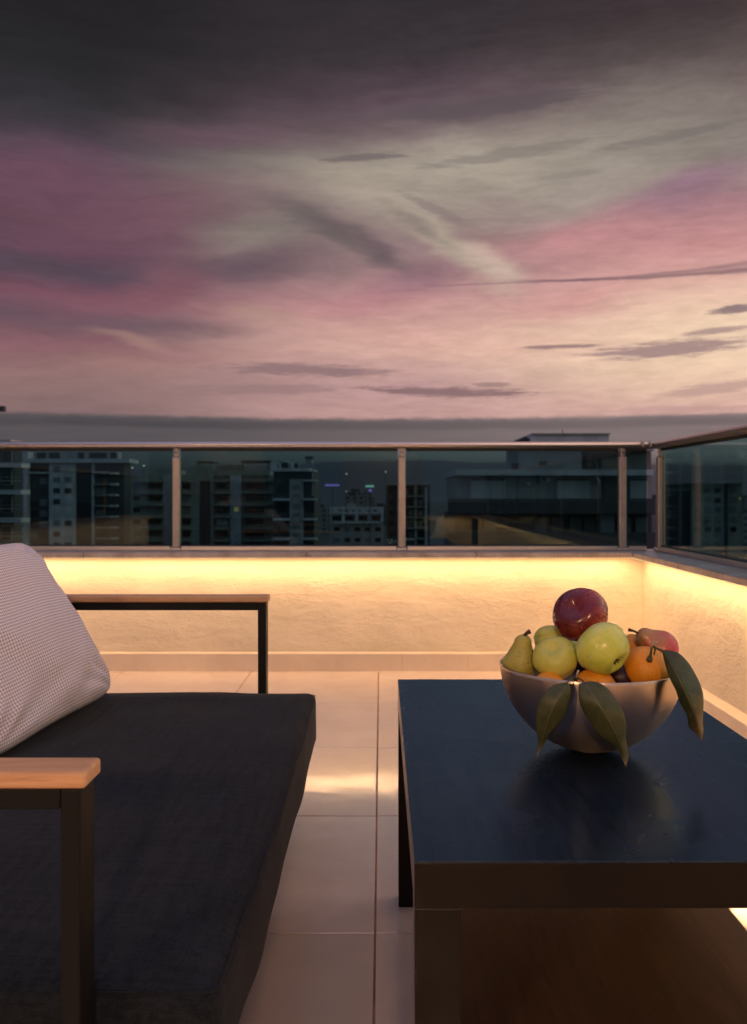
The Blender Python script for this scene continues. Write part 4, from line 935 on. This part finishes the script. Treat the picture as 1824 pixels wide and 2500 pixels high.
# blocks beyond the side glass
b = Bld('apartment_building', 165, 1660, 1830, 'dim apartment block with small windows seen through the side glass panel')
b.part('wall', C_green, [(1690, 1812, 1180, None, .8, 20)]); b.part('roof_slab', C_grey, [(1684, 1818, 1176, 1181, -.5, 20)]); b.part('wing', C_dark, [(1660, 1692, 1198, None, 2, 16)]); b.part('upright', C_dark, [(1772, 1778, 1181, None, .2, .9)])
for i in range(5):
    y = 1190 + 24 * i
    for x in (1698, 1722, 1746, 1784): b.window(x, x + 14, y, y + 12, R.choice([C_win, C_win, C_curt]), .8, C_dark)
b.window(1803, 1809, 1214, 1220, C_lit, .8, C_dark)

# distant blocks, each standing by itself
taken = []
for i in range(64):
    d = R.uniform(330, 1500); px = R.uniform(-80, 1900); wpx = R.uniform(9, 22) / d * F; top = VY - (R.uniform(-22, -1) + .006 * d - H) / d * F * 1.0
    top = max(top, 1172)
    b = Bld('distant_building', d, px, px + wpx, 'dim distant apartment block in the city below the hills', 'building', 'distant city blocks')
    dp = R.uniform(9, 16); b.part('wall', C_far, [(px, px + wpx, top, None, 0, dp)]); b.part('roof', C_dark, [(px + wpx * .25, px + wpx * .6, top - 2.2 / d * F, top, 2, dp * .6)])
# lit signs and lamps far off
def sign(name, px0, px1, py0, py1, d, mat, label, cat):
    b = Bld(name, d, px0, px1, label, cat); b.part('lit_face', mat, [(px0, px1, py0, py1, 0, .4)]); b.part('backing', C_dark, [(px0 - 1, px1 + 1, py0 - 1, py1 + 1, .41, .8)])
    b.part('pole', C_dark, [((px0 + px1) / 2 - .6, (px0 + px1) / 2 + .6, py1 + 1, None, .45, .75)])
sign('lit_sign', 794, 829, 1182.5, 1186.5, 300, m_emit('violet_light', (.48, .27, .90), .75), 'violet glowing strip sign over the distant city', 'sign')
sign('lit_sign', 892, 913, 1184.5, 1189.5, 300, m_emit('green_light', (.50, .72, .55), .75), 'pale green glowing sign over the distant city', 'sign')
sign('lit_sign', 900.5, 907.5, 1194, 1200.5, 299, m_emit('violet_light', (.48, .27, .90), .75), 'small round violet light below the green sign', 'sign')
M_spark = m_emit('street_light', (1, .85, .55), 1.2)
for k, (x, y, lb) in enumerate([(942, 1152, 'lone street light on the dark hill beside the middle post'), (846, 1157, 'faint hillside light above the violet sign'), (846, 1200, 'faint lamp below the violet sign'), (1238, 1129, 'pale lamp near the penthouse roof slab'), (323, 1142, 'pale lamp beside the tall block roof corner'), (351, 1137, 'pale hillside lamp above the greenish block')]):
    sign('street_lamp', x - 1.4, x + 1.4, y - 1.4, y + 1.4, 305 + k, M_spark, lb, 'lamp')

# ground and hills
C_ground = m_city('city_ground', (.05, .055, .05)); 
g = boxes('ground', [(-9000, 9000, -3000, 9500, GZ - 2, GZ)], C_ground); tag(g, kind='structure')
def hills():
    vs, fs = [], []; nx, ny = 150, 16; prof = [(-2500, 1120), (0, 1128), (300, 1124), (500, 1117), (690, 1112), (770, 1102), (900, 1097), (1050, 1101), (1180, 1106), (1400, 1103), (1824, 1112), (4200, 1120)]
    for i in range(nx + 1):
        px = -2500 + 6700 * i / nx
        for (xa, ya), (xb, yb) in zip(prof[:-1], prof[1:]):
            if xa <= px <= xb: top = ya + (yb - ya) * (px - xa) / (xb - xa)
        for j in range(ny + 1):
            d = 1900 + 3600 * j / ny; s = j / ny; hgt = (VY - top) / F * 3000 - GZ; bell = math.sin(min(1, s * 1.65) * math.pi / 2) ** 1.3 if s < .6 else max(0, 1 - ((s - .6) / .4) ** 2)
            z = GZ - 1 + hgt * bell * min(1.0, d / 3000 * 1.0) * (1 + .06 * mnoise.noise(Vector((px * .004, j * .6, 0))) + .03 * mnoise.noise(Vector((px * .017, j * 1.3, 2))))
            vs.append(((px - VX) / F * 3000 * (.75 + .25 * d / 3000), d, z))
    for i in range(nx):
        for j in range(ny):
            a = i * (ny + 1) + j; fs.append((a, a + ny + 1, a + ny + 2, a + 1))
    o = raw('hills', vs, fs, m_city('hill_scrub', (.075, .08, .095)), None, smooth=True); tag(o, kind='structure')
hills()
